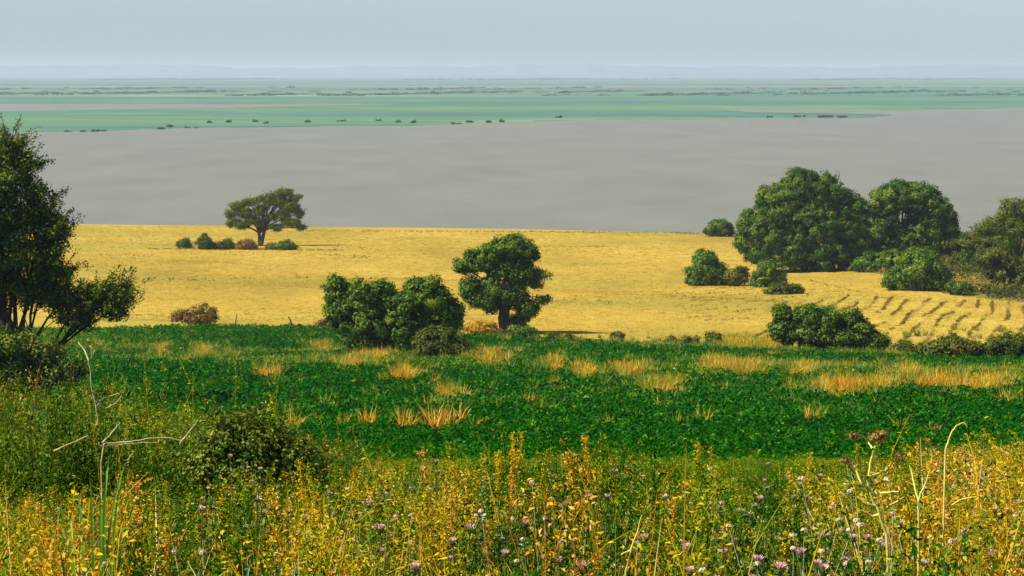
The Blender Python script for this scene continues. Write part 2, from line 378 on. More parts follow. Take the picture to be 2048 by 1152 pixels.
def woody(name, label, cat, base_px, Y, blobs_px, rng, leafm, leaf, clump, cover=2.2, trunks=None, tr=.3, floor=True, depth=.85, group=None, stray=.16, spread=1.05, cname='crown', fork=None, sprigs=0, splen=.9):
    """tree or bush: trunk with limbs to every blob, crown of leaves; blobs (px, py, rx, ry[, dy])"""
    if Y is None: X, Y = on_ground(*base_px)
    else: X = ray(*base_px)[0]*Y
    gz = float(ground_z(X, Y)); s = Y/F
    root = empty(name, (X, Y, gz), label, cat, group)
    O = np.array([X, Y, gz]); bl = []
    for b in blobs_px:
        px, py, rx, ry = b[:4]; dy = b[4] if len(b) > 4 else 0
        bl.append((at(px, py, Y+dy)-O, (rx*s, rx*s*depth, ry*s)))
    parts = []
    fr = [np.array([0, 0, -.3])] if trunks is None else [np.array([(tx-base_px[0])*s, 0, -.3]) for tx in trunks]
    for i, (c, r) in enumerate(bl):
        a = fr[i % len(fr)]
        if fork is not None:
            fk = [at(f_[0], f_[1], Y)-O for f_ in fork]; fq = fk[i % len(fk)]; c_ = c
            parts.append(tube(wander(a, fq, rng, 4, .05), np.linspace(tr, tr*.75, 4), 7)) if i < len(fk) else None
            a = fq
        k = 7; mid = a*.55 + c*.45; mid[0] = a[0]*.7+c[0]*.3; mid[1] = a[1]*.7+c[1]*.3
        p1 = wander(a, mid, rng, 4, .05); p2 = wander(mid, c, rng, 4, .12)
        pts = np.concatenate([p1, p2[1:]])
        f = min(1., (r[0]/max(q[1][0] for q in bl))**.6)
        parts.append(tube(pts, np.linspace(tr*(.6 if fork else 1), tr*.2, len(pts))*f*(.75+.5*rng.random()), 6))
        for q in range(5):
            e = c + sphere_pts(1, rng)[0]*np.array(r)*.85
            st = pts[-1-rng.integers(0, 3)]
            w = wander(st, e, rng, 4, .15); parts.append(tube(w, np.linspace(tr*.2, tr*.04, 4)*f, 4))
    SP, SN = [], []
    for _ in range(sprigs):
        c, r = bl[rng.integers(0, len(bl))]; d = sphere_pts(1, rng)[0]; d[2] = abs(d[2])*.7-.1
        st = c+d*np.array(r)*.8; e = st + (unit(d*np.array([1, 1, .8]))+np.array([0, 0, .45])+rng.normal(size=3)*.25)*splen*rng.uniform(.4, 1)
        w = wander(st, e, rng, 5, .15); parts.append(tube(w, np.linspace(.022, .005, 5)*splen, 3))
        n_ = int(30*splen/leaf*.12)+8; q = rng.random(n_)*3.99; kk = q.astype(int)
        SP.append(w[kk]+(w[kk+1]-w[kk])*(q-kk)[:, None]+rng.normal(size=(n_, 3))*leaf*.55); SN.append(rng.normal(size=(n_, 3))+[0, 0, .5])
    V, T, _ = merge(parts)
    link('trunk', mesh_np('trunk', V, T, smooth=True), M_bark, root)
    V, T, ti = crown_geo(bl, rng, leaf, clump, cover, spread, stray, floor=(-.05 if floor else None))
    if sprigs:
        P_ = np.concatenate(SP); V, T, ti = merge([(V, T, ti), leaves(P_, np.concatenate(SN), leaf, rng, .45, np.clip(.6+.2*rng.normal(size=len(P_)), 0, 1))])
    link(cname, mesh_np(cname, V, T, ti), leafm, root)
    return root
R = np.random.default_rng

# ------------------------------------------------------------------ trees and bushes of the middle distance
# left edge tree: big, near, half out of the frame
woody('tree', 'tall dark feathery tree at the left edge above the weeds', 'tree', (25, 760), 88,
      [(0, 400, 75, 90), (35, 500, 88, 95), (-60, 560, 90, 100, 1), (-40, 330, 60, 70), (20, 300, 28, 38), (-70, 430, 90, 120, -1), (100, 470, 35, 45), (85, 410, 28, 42),
       (70, 585, 55, 35, .5), (125, 600, 36, 24), (170, 612, 32, 16), (195, 585, 28, 18), (238, 590, 26, 15), (225, 622, 34, 10), (150, 640, 40, 10), (50, 340, 22, 35), (105, 545, 36, 28)],
      R(1), L_near, .11, .24, .72, trunks=[10, 32, 60], tr=.2, stray=.3, spread=1.25, sprigs=520, splen=.85)
woody('shrub', 'dark shrub in the shade under the tall left edge tree', 'shrub', (60, 745), 84,
      [(20, 705, 60, 40), (85, 715, 36, 28), (-60, 695, 80, 50), (15, 755, 70, 34), (90, 752, 46, 26), (140, 748, 30, 18), (-60, 760, 80, 34)], R(21), L_near, .13, .35, 1.4, tr=.06, stray=.25, sprigs=160, splen=.6)
woody('shrub', 'dark tangled rounded shrub among the weeds left of centre', 'shrub', (520, 1080), 13.2,
      [(455, 905, 45, 40), (520, 900, 50, 45), (575, 925, 45, 45), (500, 960, 60, 50), (610, 965, 32, 38), (430, 950, 40, 40), (560, 990, 50, 40), (470, 865, 30, 22)], R(29),
      leaf_mat('dark_shrub_leaves', [(0, (.012, .04, .003)), (.4, (.045, .09, .005)), (.7, (.14, .18, .010)), (1, (.30, .28, .03))], .2, .01), .026, .085, .9, tr=.02, stray=.3, spread=1.3, sprigs=260, splen=.16)
woody('tree', 'lone spreading tree standing in the golden field by the lake', 'tree', (521, 492), None,
      [(466, 446, 15, 8), (462, 428, 10, 9), (474, 414, 15, 9), (488, 425, 18, 10), (500, 405, 16, 7), (505, 440, 16, 9), (485, 450, 16, 7), (520, 420, 14, 12), (520, 398, 11, 6), (536, 408, 13, 9), (545, 392, 14, 8), (566, 386, 19, 8),
       (560, 405, 16, 11), (590, 396, 12, 9), (582, 415, 18, 11), (598, 428, 10, 10), (565, 430, 15, 9), (540, 435, 13, 9), (580, 445, 20, 7), (602, 456, 8, 5), (552, 455, 12, 6), (528, 450, 10, 8)],
      R(2), L_feath, .20, .34, .8, tr=.36, floor=False, spread=1.3, stray=.25, fork=[(518, 466), (530, 458)], sprigs=260, splen=.8)
woody('tree', 'upright leafy tree with gaps in its crown at the field edge', 'tree', (1018, 668), None,
      [(1020, 498, 40, 26), (1052, 505, 24, 22), (985, 508, 28, 22), (955, 522, 28, 22), (926, 532, 16, 14), (1000, 535, 34, 20), (1040, 545, 30, 24), (1074, 556, 20, 18), (985, 580, 30, 26),
       (940, 575, 18, 22), (950, 598, 20, 14), (1025, 590, 30, 27), (1052, 618, 22, 20), (1085, 600, 13, 6), (1040, 645, 22, 16, .5), (975, 610, 22, 14)],
      R(3), L_dark, .20, .36, 1.7, trunks=[1005, 1012, 1042], tr=.34, floor=True, spread=1.15, stray=.25, fork=[(1004, 620), (1014, 612), (1040, 625)], sprigs=140, splen=.55)
woody('bush', 'large double-domed dark bush left of the upright tree', 'bush', (775, 712), None,
      [(712, 600, 50, 44), (680, 620, 28, 42), (665, 580, 16, 22), (740, 640, 60, 48), (845, 600, 52, 46), (800, 640, 55, 55), (880, 640, 38, 42), (760, 585, 26, 26), (905, 625, 18, 25), (725, 680, 40, 26), (820, 680, 50, 28), (676, 570, 7, 16)],
      R(4), L_dark, .19, .38, 1.9, tr=.2, sprigs=220, splen=.5)
woody('bush', 'small round blackish bush in front of the double-domed bush', 'bush', (880, 722), None,
      [(865, 690, 38, 28), (900, 698, 36, 22), (885, 680, 28, 24)], R(5), L_olive, .20, .4, 2.0, tr=.08)
woody('bush', 'wide green bush below the ploughed golden slope', 'bush', (1650, 706), None,
      [(1580, 645, 30, 32), (1612, 640, 34, 30), (1655, 650, 38, 34), (1700, 640, 22, 18), (1710, 665, 36, 34), (1750, 682, 28, 20), (1565, 665, 22, 26), (1610, 675, 45, 26), (1680, 680, 50, 22), (1560, 625, 14, 14)],
      R(6), L_dark, .19, .36, 1.9, tr=.12, sprigs=150, splen=.5)
woody('bush', 'rounded bush on the golden slope, leftmost beside the big trees', 'bush', (1412, 572), None,
      [(1412, 542, 32, 28), (1395, 550, 25, 22), (1438, 552, 22, 20), (1410, 522, 22, 18)], R(7), L_dark, .3, .55, 2.0, tr=.12)
woody('bush', 'low olive bush between two dark bushes on the golden slope', 'bush', (1470, 572), None,
      [(1472, 553, 26, 16), (1484, 545, 14, 14)], R(8), L_olive, .28, .5, 1.7, tr=.08)
woody('bush', 'upright dark bush on the golden slope below the big tree', 'bush', (1537, 575), None,
      [(1535, 545, 24, 28), (1550, 558, 20, 16), (1525, 565, 24, 12)], R(9), L_dark, .28, .5, 2.0, tr=.1)
woody('bush', 'low leaves and shadow shape trailing right of the upright dark bush', 'bush', (1575, 588), None,
      [(1565, 576, 24, 8), (1592, 578, 14, 9), (1560, 584, 30, 5)], R(10), L_olive, .24, .4, 1.9, tr=.05)  # low growth and the bush's shadow shaped together in flat leaf blobs
woody('bush', 'small round bush on the skyline of the field beside the lake', 'bush', (1438, 473), None,
      [(1438, 456, 26, 16), (1422, 462, 14, 9), (1452, 458, 15, 13)], R(11), L_dark, .3, .5, 2.0, tr=.1)
woody('tree', 'biggest broad tree of the dark group at right, reaching the ground', 'tree', (1620, 545), 322,
      [(1600, 385, 62, 44), (1560, 420, 50, 48), (1650, 400, 55, 42), (1690, 440, 50, 55), (1630, 450, 70, 60), (1540, 470, 52, 48), (1500, 450, 26, 30), (1495, 480, 22, 26), (1580, 495, 60, 42), (1650, 500, 65, 42), (1710, 490, 38, 46), (1530, 505, 40, 22), (1535, 395, 18, 20), (1610, 352, 20, 12), (1655, 358, 14, 10)],
      R(12), L_dark, .27, .6, 1.9, tr=.6, sprigs=260, splen=.9)
woody('tree', 'second broad tree, right of the biggest one', 'tree', (1815, 540), 330,
      [(1800, 395, 44, 34), (1838, 398, 42, 34), (1870, 425, 36, 38), (1890, 450, 24, 36), (1765, 410, 32, 30), (1850, 455, 42, 34), (1770, 450, 32, 26), (1810, 480, 30, 24), (1880, 485, 32, 22), (1750, 490, 36, 26), (1905, 470, 12, 12)],
      R(13), L_dark, .27, .6, 1.7, tr=.5, sprigs=180, splen=.9)
woody('bush', 'dark leaf mass shaped as the big tree shadow between the two big trees', 'shadow_mass', (1760, 548), 318,
      [(1740, 525, 36, 20), (1790, 525, 44, 22), (1835, 515, 34, 20)], R(14), L_dark, .3, .6, 2.2, tr=.1)  # the biggest tree's shadow, given shape as dark leaves
woody('bush', 'rounded bush in front of the second big tree', 'bush', (1840, 580), None,
      [(1845, 540, 44, 34), (1815, 555, 36, 26), (1870, 560, 34, 24), (1795, 562, 26, 18), (1835, 520, 26, 18)], R(15), L_dark, .3, .55, 2.0, tr=.12)
woody('bush', 'small dark bush at the right foot of the rounded bush', 'bush', (1916, 590), None,
      [(1914, 577, 22, 12), (1930, 580, 12, 8)], R(16), L_dark, .24, .45, 2.1, tr=.06)
woody('tree', 'thin-leaved tree at the right edge, its crown cut by the frame', 'tree', (2036, 560), 330,
      [(2025, 415, 26, 22), (2050, 425, 30, 30), (2005, 440, 20, 18), (1985, 455, 24, 18), (2030, 455, 34, 24), (2075, 440, 34, 40), (1965, 462, 20, 16), (2000, 485, 40, 18)],
      R(17), L_feath, .24, .45, .5, tr=.32, spread=1.3, stray=.3, sprigs=120, splen=1.0)
woody('shrub', 'olive brown scrub right of the second big tree', 'shrub', (1940, 535), 325,
      [(1930, 495, 30, 24), (1965, 500, 34, 26), (1950, 520, 50, 18)], R(18), L_olive, .28, .6, 1.3, tr=.14, stray=.15)
woody('shrub', 'grey green scrub under the right edge tree', 'shrub', (2020, 590), 285,
      [(2020, 545, 40, 30), (2050, 560, 34, 30), (1990, 520, 40, 20)], R(19), L_olive, .28, .6, 1.4, tr=.12, stray=.15)
woody('shadow_strip', 'dark leafy strip shaped as the shadow band under the right edge tree', 'shadow_strip', (1950, 560), 315,
      [(1905, 545, 26, 10), (1945, 548, 30, 12), (1990, 556, 34, 14), (2035, 562, 30, 14)], R(20), L_dark, .28, .5, 2.1, tr=.06)  # stands in for a dark shadow band, built as a strip of leaves
woody('shrub', 'rounded olive shrub in the field corner at lower right', 'shrub', (1900, 722), None,
      [(1895, 695, 36, 20), (1870, 702, 28, 16), (1930, 700, 26, 18), (1915, 685, 22, 14)], R(22), L_olive, .18, .36, 1.9, tr=.06)
woody('shrub', 'olive shrub at the right edge below the ploughed slope', 'shrub', (2010, 722), None,
      [(2000, 698, 34, 20), (2035, 695, 34, 24), (1970, 706, 24, 14), (2070, 700, 30, 22)], R(23), L_olive, .18, .36, 1.9, tr=.06)
woody('shrub', 'small green shrub right of the wide bush at the field foot', 'shrub', (1810, 712), None,
      [(1805, 700, 24, 10), (1835, 704, 20, 8)], R(24), L_olive, .17, .34, 1.9, tr=.04)
woody('shrub', 'brown dry shrub on the crop edge left of centre', 'shrub', (400, 648), None,
      [(405, 626, 24, 17), (388, 632, 22, 12), (365, 634, 18, 9), (415, 636, 16, 12)], R(25), L_brown, .2, .4, 1.7, tr=.06, stray=.2)
woody('shrub', 'tangle of dead branches left of the double-domed bush', 'shrub', (642, 660), None,
      [(640, 650, 16, 8), (655, 645, 10, 10)], R(26), L_brown, .13, .3, .8, tr=.07, stray=.3)
woody('shrub', 'golden brown shrub between double-domed bush and upright tree', 'shrub', (960, 672), None,
      [(955, 655, 26, 12), (980, 658, 18, 10)], R(27), leaf_mat('golden_twigs', G_GOLD, .2, 0), .16, .34, 1.3, tr=.04, stray=.2)
woody('shrub', 'small dark shrub at the foot of the upright tree', 'shrub', (1040, 676), None,
      [(1040, 664, 28, 10), (1062, 666, 16, 9)], R(28), L_dark, .18, .34, 1.8, tr=.04)
isl = [(368, 497, 14, 11, L_dark, 'small dark bush, leftmost on the grassy island round the lone tree'),
       (409, 500, 15, 17, L_olive, 'tall yellowish bush on the grassy island left of the lone tree'),
       (437, 500, 12, 8, L_olive, 'low olive bush right of the tall yellowish bush'),
       (455, 499, 12, 11, L_dark, 'dark little bush halfway between yellowish bush and lone tree'),
       (492, 500, 20, 11, L_brown, 'brown bush touching the trunk of the lone tree'),
       (572, 501, 20, 10, L_dark, 'dark bush right of the lone tree trunk'),
       (545, 500, 14, 6, L_olive, 'low bush between trunk and dark bush'),]
for i, (u, v, rx, ry, mt, lb) in enumerate(isl):
    woody('bush', lb, 'bush', (u, v-1), None, [(u, v-ry*.9, rx, ry), (u+rx*.5, v-ry*.5, rx*.6, ry*.5)], R(40+i), mt, .22, .36, 1.0, tr=.06, sprigs=40, splen=.55)
edge = [(1235, 684, 14, 11, 'lone small shrub on the crop edge right of the upright tree'), (1343, 690, 13, 8, 'low shrub, left of three on the crop edge'),
        (1382, 691, 15, 10, 'broad low shrub, middle of three on the crop edge'), (1425, 690, 16, 13, 'taller shrub, right of three on the crop edge'),
        (1452, 694, 11, 6, 'tiny dark shrub beside the taller edge shrub'), (1105, 680, 14, 6, 'flat dark weed right of the upright tree foot'),
        (1135, 683, 8, 7, 'thin dark weed standing at the golden field foot')]
for i, (u, v, rx, ry, lb) in enumerate(edge):
    woody('shrub', lb, 'shrub', (u, v), None, [(u, v-ry*.9, rx, ry), (u-rx*.5, v-ry*.5, rx*.6, ry*.6)], R(60+i), L_olive, .15, .28, 1.6, tr=.03)

# dark shrubs on the far shore of the lake
L_far = leaf_mat('far_leaves', [(0, (.03, .05, .02)), (1, (.06, .09, .03))], .1, 0)
ORD = 'leftmost second third fourth fifth sixth seventh eighth ninth tenth eleventh twelfth thirteenth fourteenth fifteenth sixteenth seventeenth eighteenth nineteenth twentieth twenty-first twenty-second twenty-third twenty-fourth twenty-fifth rightmost'.split()
fs = [(135, 266, 8, 3), (165, 266, 5, 4), (190, 264, 9, 3), (207, 265, 7, 4), (322, 260, 9, 3), (340, 255, 6, 5), (375, 259, 7, 4), (393, 259, 5, 3), (420, 247, 4, 5), (457, 246, 5, 5), (511, 245, 5, 5),
      (531, 248, 5, 5), (615, 246, 6, 5), (683, 244, 9, 4), (757, 243, 5, 4), (797, 246, 5, 6), (826, 247, 5, 5), (912, 251, 11, 4), (940, 246, 7, 4), (978, 248, 5, 6), (1004, 245, 5, 7), (1118, 237, 7, 4), (1540, 236, 6, 3), (1600, 235, 14, 3), (1650, 236, 16, 4), (1685, 236, 10, 3)]
for i, (u, v, rx, h) in enumerate(fs):
    rng = R(100+i); X, Y = on_ground(u, v-1); gz = float(ground_z(X, Y)); s = Y/F
    root = empty('shore_shrub', (X, Y, gz), '%s dark shrub from the left along the far green shore' % ORD[i], 'shrub', 'dark shrubs along the far shore')
    bl = [((k*rx*s*.6, rng.normal()*.8, h*s*.4*hh), (rx*s*.4*hh, rx*s*.5, h*s*.5*hh)) for k, hh in zip((-1, 0, 1), rng.uniform(.35, 1.1, 3))]
    V, T, ti = crown_geo(bl, rng, .5, .6, .9, 1.3, .3); link('foliage', mesh_np('foliage', V, T, ti), L_far, root)
    V, T, _ = tube([(0, 0, -.3), (bl[1][0][0], bl[1][0][1], bl[1][0][2])], [.14, .06], 5)
    link('stem', mesh_np('stem', V, T), M_bark, root)

# ------------------------------------------------------------------ masses of small plants (geometry nodes)
def scatter(name, label, cat, variants, P, rot, scl, idx, tint):
    """variants: list of (V,F,T,material) sharing one object of points"""
    c = bpy.data.collections.new(name+'_plants')
    for j, (V, Fc, T, mt) in enumerate(variants):
        me = mesh_np(name+'_plant', V, Fc, T)
        for mm in (mt if isinstance(mt, list) else [mt]): me.materials.append(mm)
        ob = bpy.data.objects.new(name+'_plant_%03d' % j, me); c.objects.link(ob)
    me = bpy.data.meshes.new(name); me.vertices.add(len(P)); me.vertices.foreach_set('co', np.asarray(P, np.float32).ravel())
    for nm, ty, dat, key in (('rotv', 'FLOAT_VECTOR', rot, 'vector'), ('sclv', 'FLOAT_VECTOR', scl, 'vector'), ('vari', 'INT', idx, 'value'), ('itint', 'FLOAT', tint, 'value')):
        a = me.attributes.new(nm, ty, 'POINT'); a.data.foreach_set(key, np.asarray(dat, np.int32 if ty == 'INT' else np.float32).ravel())
    ob = link(name, me); tag(ob, label, cat, kind='stuff')
    ng = bpy.data.node_groups.new(name+'_scatter', 'GeometryNodeTree')
    ng.interface.new_socket('Geometry', in_out='INPUT', socket_type='NodeSocketGeometry')
    ng.interface.new_socket('Geometry', in_out='OUTPUT', socket_type='NodeSocketGeometry')
    gi = ng.nodes.new('NodeGroupInput'); go = ng.nodes.new('NodeGroupOutput')
    ci = ng.nodes.new('GeometryNodeCollectionInfo'); ci.inputs['Collection'].default_value = c
    ci.inputs['Separate Children'].default_value = True; ci.inputs['Reset Children'].default_value = True
    ip = ng.nodes.new('GeometryNodeInstanceOnPoints'); ip.inputs['Pick Instance'].default_value = True
    def na(nm, ty):
        a = ng.nodes.new('GeometryNodeInputNamedAttribute'); a.data_type = ty; a.inputs['Name'].default_value = nm; return a.outputs['Attribute']
    L = ng.links
    L.new(gi.outputs[0], ip.inputs['Points']); L.new(ci.outputs[0], ip.inputs['Instance'])
    L.new(na('vari', 'INT'), ip.inputs['Instance Index']); L.new(na('sclv', 'FLOAT_VECTOR'), ip.inputs['Scale'])
    er = ng.nodes.new('FunctionNodeEulerToRotation'); L.new(na('rotv', 'FLOAT_VECTOR'), er.inputs[0]); L.new(er.outputs[0], ip.inputs['Rotation'])
    L.new(ip.outputs[0], go.inputs[0])
    md = ob.modifiers.new('scatter', 'NODES'); md.node_group = ng
    return ob
def put(name, label, cat, variants, X, Y, s, tint, rng, sz=None, tilt=.12, idx=None, sink=.02):
    n = len(X); Z = ground_z(X, Y) - sink
    rot = np.stack([rng.normal(size=n)*tilt, rng.normal(size=n)*tilt, rng.random(n)*6.283], 1)
    sz = s if sz is None else sz
    scl = np.stack([s, s, sz], 1)
    if idx is None: idx = rng.integers(0, len(variants), n)
    return scatter(name, label, cat, variants, np.stack([X, Y, Z], 1), rot, scl, idx, np.clip(tint, 0, 1))
def wedge(n, y0, y1, rng, wide=.30, pad=2.):
    Y = np.sqrt(y0**2 + (y1**2-y0**2)*rng.random(n)); X = (rng.random(n)*2-1)*(wide*Y+pad)
    return X, Y

def v_leafclump(seed, n, rad, h, leaf, up=.6, aspect=.6):
    rng = R(seed); a = rng.random(n)*6.28; r = rad*np.sqrt(rng.random(n)); z = h*(1-.55*(r/rad)**2)*(.35+.65*rng.random(n))
    P = np.stack([r*np.cos(a), r*np.sin(a), z], 1); Nn = np.stack([np.cos(a)*.5, np.sin(a)*.5, np.full(n, up)], 1)+rng.normal(size=(n, 3))*.45
    return leaves(P, Nn, leaf, rng, aspect)
def v_grass(seed, n, rad, h, w, lean=.35, bend=.35, seg=3):
    rng = R(seed); parts = []
    for _ in range(n):
        a = rng.random()*6.28; r = rad*rng.random()**.5
        d = (math.cos(a)*lean*rng.random()+rng.normal()*.1, math.sin(a)*lean*rng.random()+rng.normal()*.1, 1)
        parts.append(blade((r*math.cos(a)*.5, r*math.sin(a)*.5, 0), d, h*(.45+.65*rng.random()), w*(.6+.8*rng.random()), bend*rng.random()*1.5, rng, seg))
    return merge(parts)
def v_herb(seed, nst, h, leaf, nl, spread=.25, florets=0):
    """branching leafy stems"""
    rng = R(seed); parts = []; P = []; Nn = []; Q = []
    for _ in range(nst):
        a = rng.random()*6.28; top = np.array([math.cos(a)*spread*rng.random(), math.sin(a)*spread*rng.random(), h*(.65+.4*rng.random())])
        w = wander((top[0]*.2, top[1]*.2, 0), top, rng, 5, .12); parts.append(tube(w, np.linspace(.0028, .0010, 5), 3))
        for _b in range(4):
            k = 1+rng.integers(0, 3); st = w[k]+(w[k+1]-w[k])*rng.random(); e = st + np.array([rng.normal()*.09, rng.normal()*.09, .08+.16*rng.random()])*h
            ww = wander(st, e, rng, 3, .1); parts.append(tube(ww, [.0016, .0012, .0008], 3)); Q.append(e)
            for s_ in rng.random(nl//5): P.append(st+(e-st)*s_+rng.normal(size=3)*.014)
        for s_ in rng.random(nl//3)**.6: 
            i = s_*3.99; k = int(i); P.append(w[k]+(w[k+1]-w[k])*(i-k)+rng.normal(size=3)*.02)
        Q.append(top)
    P = np.array(P); g = leaves(P, rng.normal(size=P.shape)*.8+np.array([0, 0, .6]), leaf, rng, .38, np.clip(.45+.4*rng.normal(size=len(P)), 0, 1))
    parts.append(g)
    return merge(parts)
def v_spike(seed, h):
    """upright dry flower spike thick with seeds"""
    rng = R(seed); parts = []; top = np.array([rng.normal()*.04, rng.normal()*.04, h]); w = wander((0, 0, 0), top, rng, 6, .05)
    parts.append(tube(w, np.linspace(.0032, .0014, 6), 4))
    n = 420; s_ = .55+.45*rng.random(n)**.8; i = s_*4.99; k = i.astype(int); c = w[k]+(w[np.minimum(k+1, 5)]-w[k])*(i-k)[:, None]
    P = c + rng.normal(size=(n, 3))*np.array([.010, .010, .008])*(1.7-s_[:, None])*(1+.5*np.sin(s_[:, None]*60))
    parts.append(leaves(P, rng.normal(size=(n, 3)), .010, rng, .5))
    m = 16; s2 = .05+.4*rng.random(m); i = s2*4.99; k = i.astype(int); P = w[k]+(w[k+1]-w[k])*(i-k)[:, None]+rng.normal(size=(m, 3))*.03
    parts.append(leaves(P, rng.normal(size=(m, 3)), .035, rng, .3))
    return merge(parts)
def v_shrubby(seed, rad, h, leaf, n):
    rng = R(seed); parts = []; P = []; Nn = []
    for _ in range(26):
        a = rng.random()*6.28; r = rad*(rng.random()**.6); top = np.array([r*math.cos(a), r*math.sin(a), h*(1-.4*(r/rad)**2)*(.75+.3*rng.random())])
        w = wander((top[0]*.25, top[1]*.25, 0), top, rng, 6, .12); parts.append(tube(w, np.linspace(.009, .002, 6), 3))
        q = n//26; s_ = 1-.75*rng.random(q)**1.6; i = s_*4.99; k = i.astype(int); c = w[k]+(w[np.minimum(k+1, 5)]-w[k])*(i-k)[:, None]
        d = sphere_pts(q, rng); P.append(c+d*(.03+.13*rng.random((q, 1))**.6)); Nn.append(d+np.array([0, 0, .5]))
    P = np.concatenate(P); Nn = np.concatenate(Nn)
    parts.append(leaves(P, Nn+rng.normal(size=P.shape)*.4, leaf, rng, .42, np.clip(.45+.3*rng.normal(size=len(P)), 0, 1)))
    return merge(parts)
def edge_v(X, Y): return np.interp(col_of(X, Y), cropedge_u, cropedge_v)

# dry grass clumps standing in the crop: column, row of the foot, half width, height, tone, label
DRY = [(806, 764, 30, 46, 0, 'rusty orange dry grass clump below the double-domed bush'), (895, 805, 26, 30, 1, 'straw coloured grass tuft alone in the dark crop'), (1262, 754, 34, 38, 0, 'orange dry grass clump in the crop right of centre'),
      (1325, 787, 42, 38, 0, 'rusty grass clump just below the orange clump right of centre'), (1492, 750, 52, 34, 0, 'broad low orange grass clump left of the largest dry patch'), (1695, 792, 62, 74, 0, 'largest orange dry grass patch at lower right'),
      (1765, 782, 40, 46, 1, 'yellow dry grass on the right side of the largest patch'), (1815, 766, 30, 48, 1, 'tall straw tuft between two orange patches'), (1880, 780, 60, 50, 0, 'second orange dry patch toward the right edge'), (1970, 784, 66, 58, 1, 'yellow and orange dry grass patch at the right edge'),
      (1172, 758, 26, 42, 1, 'straw tuft left of the orange clump right of centre'), (1440, 740, 30, 16, 1, 'flat pale yellow tuft above the crop'), (535, 760, 20, 44, 0, 'thin orange tuft in the crop on the left'), (402, 716, 18, 16, 1, 'small yellow tuft in the left crop, right of a pair'), (316, 714, 14, 14, 1, 'small yellow tuft in the left crop, left of a pair'),
      (640, 705, 22, 18, 1, 'pale straw tuft at the left foot of the double-domed bush'), (698, 738, 22, 28, 1, 'straw clump under the left dome of the bush'), (750, 722, 40, 16, 1, 'long pale grass fringe below the double-domed bush'), (975, 728, 36, 16, 1, 'pale yellow grass patch right of the small blackish bush'), (872, 868, 34, 14, 0, 'rusty low grass patch at the near edge of the crop'),
      (1600, 756, 28, 12, 0, 'faint rusty tuft left of the largest dry patch'), (1110, 742, 22, 20, 1, 'straw tuft right of the upright tree, in the crop'), (1540, 702, 26, 24, 1, 'golden grass clump at the left foot of the wide bush'), (1480, 698, 30, 14, 1, 'low golden grass left of the wide bush'), (245, 850, 22, 60, 0, 'rust red dry stalk clump among the left weeds')]
# 1. dark green leafy crop
I_crop = leaf_mat('crop_leaves', [(0, (.004, .06, .001)), (.38, (.007, .105, .001)), (.6, (.030, .16, .002)), (.8, (.13, .23, .004)), (1, (.32, .31, .02))], .28, .004, .35, inst=True)
rng = R(200)
X, Y = wedge(100000, 36, 200, rng, .29); X2, Y2 = wedge(22000, 36, 85, rng, .29); X = np.concatenate([X, X2]); Y = np.concatenate([Y, Y2])
v = v_of(X, Y); u = col_of(X, Y); ok = v > edge_v(X, Y)+1
X, Y, v, u = X[ok], Y[ok], v[ok], u[ok]
# a paler mixed strip between the two plots, and thin places
strip = np.exp(-((v-np.interp(u, [0, 600, 1000, 1500, 2048], [690, 728, 735, 742, 752]))/15)**2)
pal = .30 + .11*sn(X, Y, .25, 1) + .10*np.clip(sn(X, Y, .08, 6), 0, 1) + .07*sn(X, Y, 1.1, 2) + .05*rng.normal(size=len(X)) + .36*strip*np.clip(.6+.5*sn(X, Y, .3, 5), 0, 1)
pal += .34*(rng.random(len(X)) < .13)
pal += .35*np.clip((520-u)/400, 0, 1)*np.clip((745-v)/60, 0, 1)*.6
cs = (.75+.5*rng.random(len(X)))*np.clip(Y/88, .55, 1)
cl = np.zeros(len(X))
for q in DRY[:-1]: cl = np.maximum(cl, np.exp(-(((u-q[0])/(q[2]*.8))**2 + ((v-q[1]+3)/(7+.1*q[2]))**2)**2))
ok = (rng.random(len(X)) > cl*1.1) & (rng.random(len(X)) > .8*strip*np.clip(.3+.8*sn(X, Y, .2, 3), 0, 1)); X, Y, cs, pal = X[ok], Y[ok], cs[ok], pal[ok]
put('crop_plants', 'dense dark green leafy crop covering the slope below the golden field', 'crop plants',
    [(*v_leafclump(300+i, 30, .27, .36, .125), I_crop) for i in range(6)], X, Y, cs, pal, rng, cs*(.8+.5*rng.random(len(X))), .15)

# 2. grassy and weedy tufts between the plots
I_weed = leaf_mat('weed_leaves', [(0, (.015, .09, .003)), (.3, (.07, .17, .005)), (.5, (.24, .28, .006)), (.7, (.52, .40, .012)), (.85, (.62, .28, .01)), (1, (.66, .36, .02))], .35, .03, .5, inst=True)
X, Y = wedge(24000, 60, 196, rng, .29); v = v_of(X, Y); u = col_of(X, Y)
strip = np.exp(-((v-np.interp(u, [0, 600, 1000, 1500, 2048], [695, 728, 735, 745, 755]))/np.interp(u, [0, 600, 1500, 2048], [16, 13, 9, 13]))**2)
s2 = .45*np.exp(-((v-862)/10)**2)*np.exp(-((u-840)/110)**2)
s3 = ((v < edge_v(X, Y)+10) & (v > edge_v(X, Y)-3))*.35
cl = np.zeros(len(X))
for q in DRY[:-1]: cl = np.maximum(cl, np.exp(-(((u-q[0])/(q[2]*1.3))**2 + ((v-q[1]+4)/(9+.12*q[2]))**2)))
ok = rng.random(len(X)) < np.clip(.8*cl*np.where(v > 840, .35, 1) + strip*np.clip(.35+.9*sn(X, Y, .2, 3), 0, 1)*1.2 + s2 + s3 + .035, 0, 1)
X, Y, v, u, cl = X[ok], Y[ok], v[ok], u[ok], cl[ok]
tn = .46+.34*cl+.26*sn(X, Y, .35, 7)+.12*rng.normal(size=len(X))+.32*(v > 850)
gs = (.7+.6*rng.random(len(X)))*(1+.25*cl)
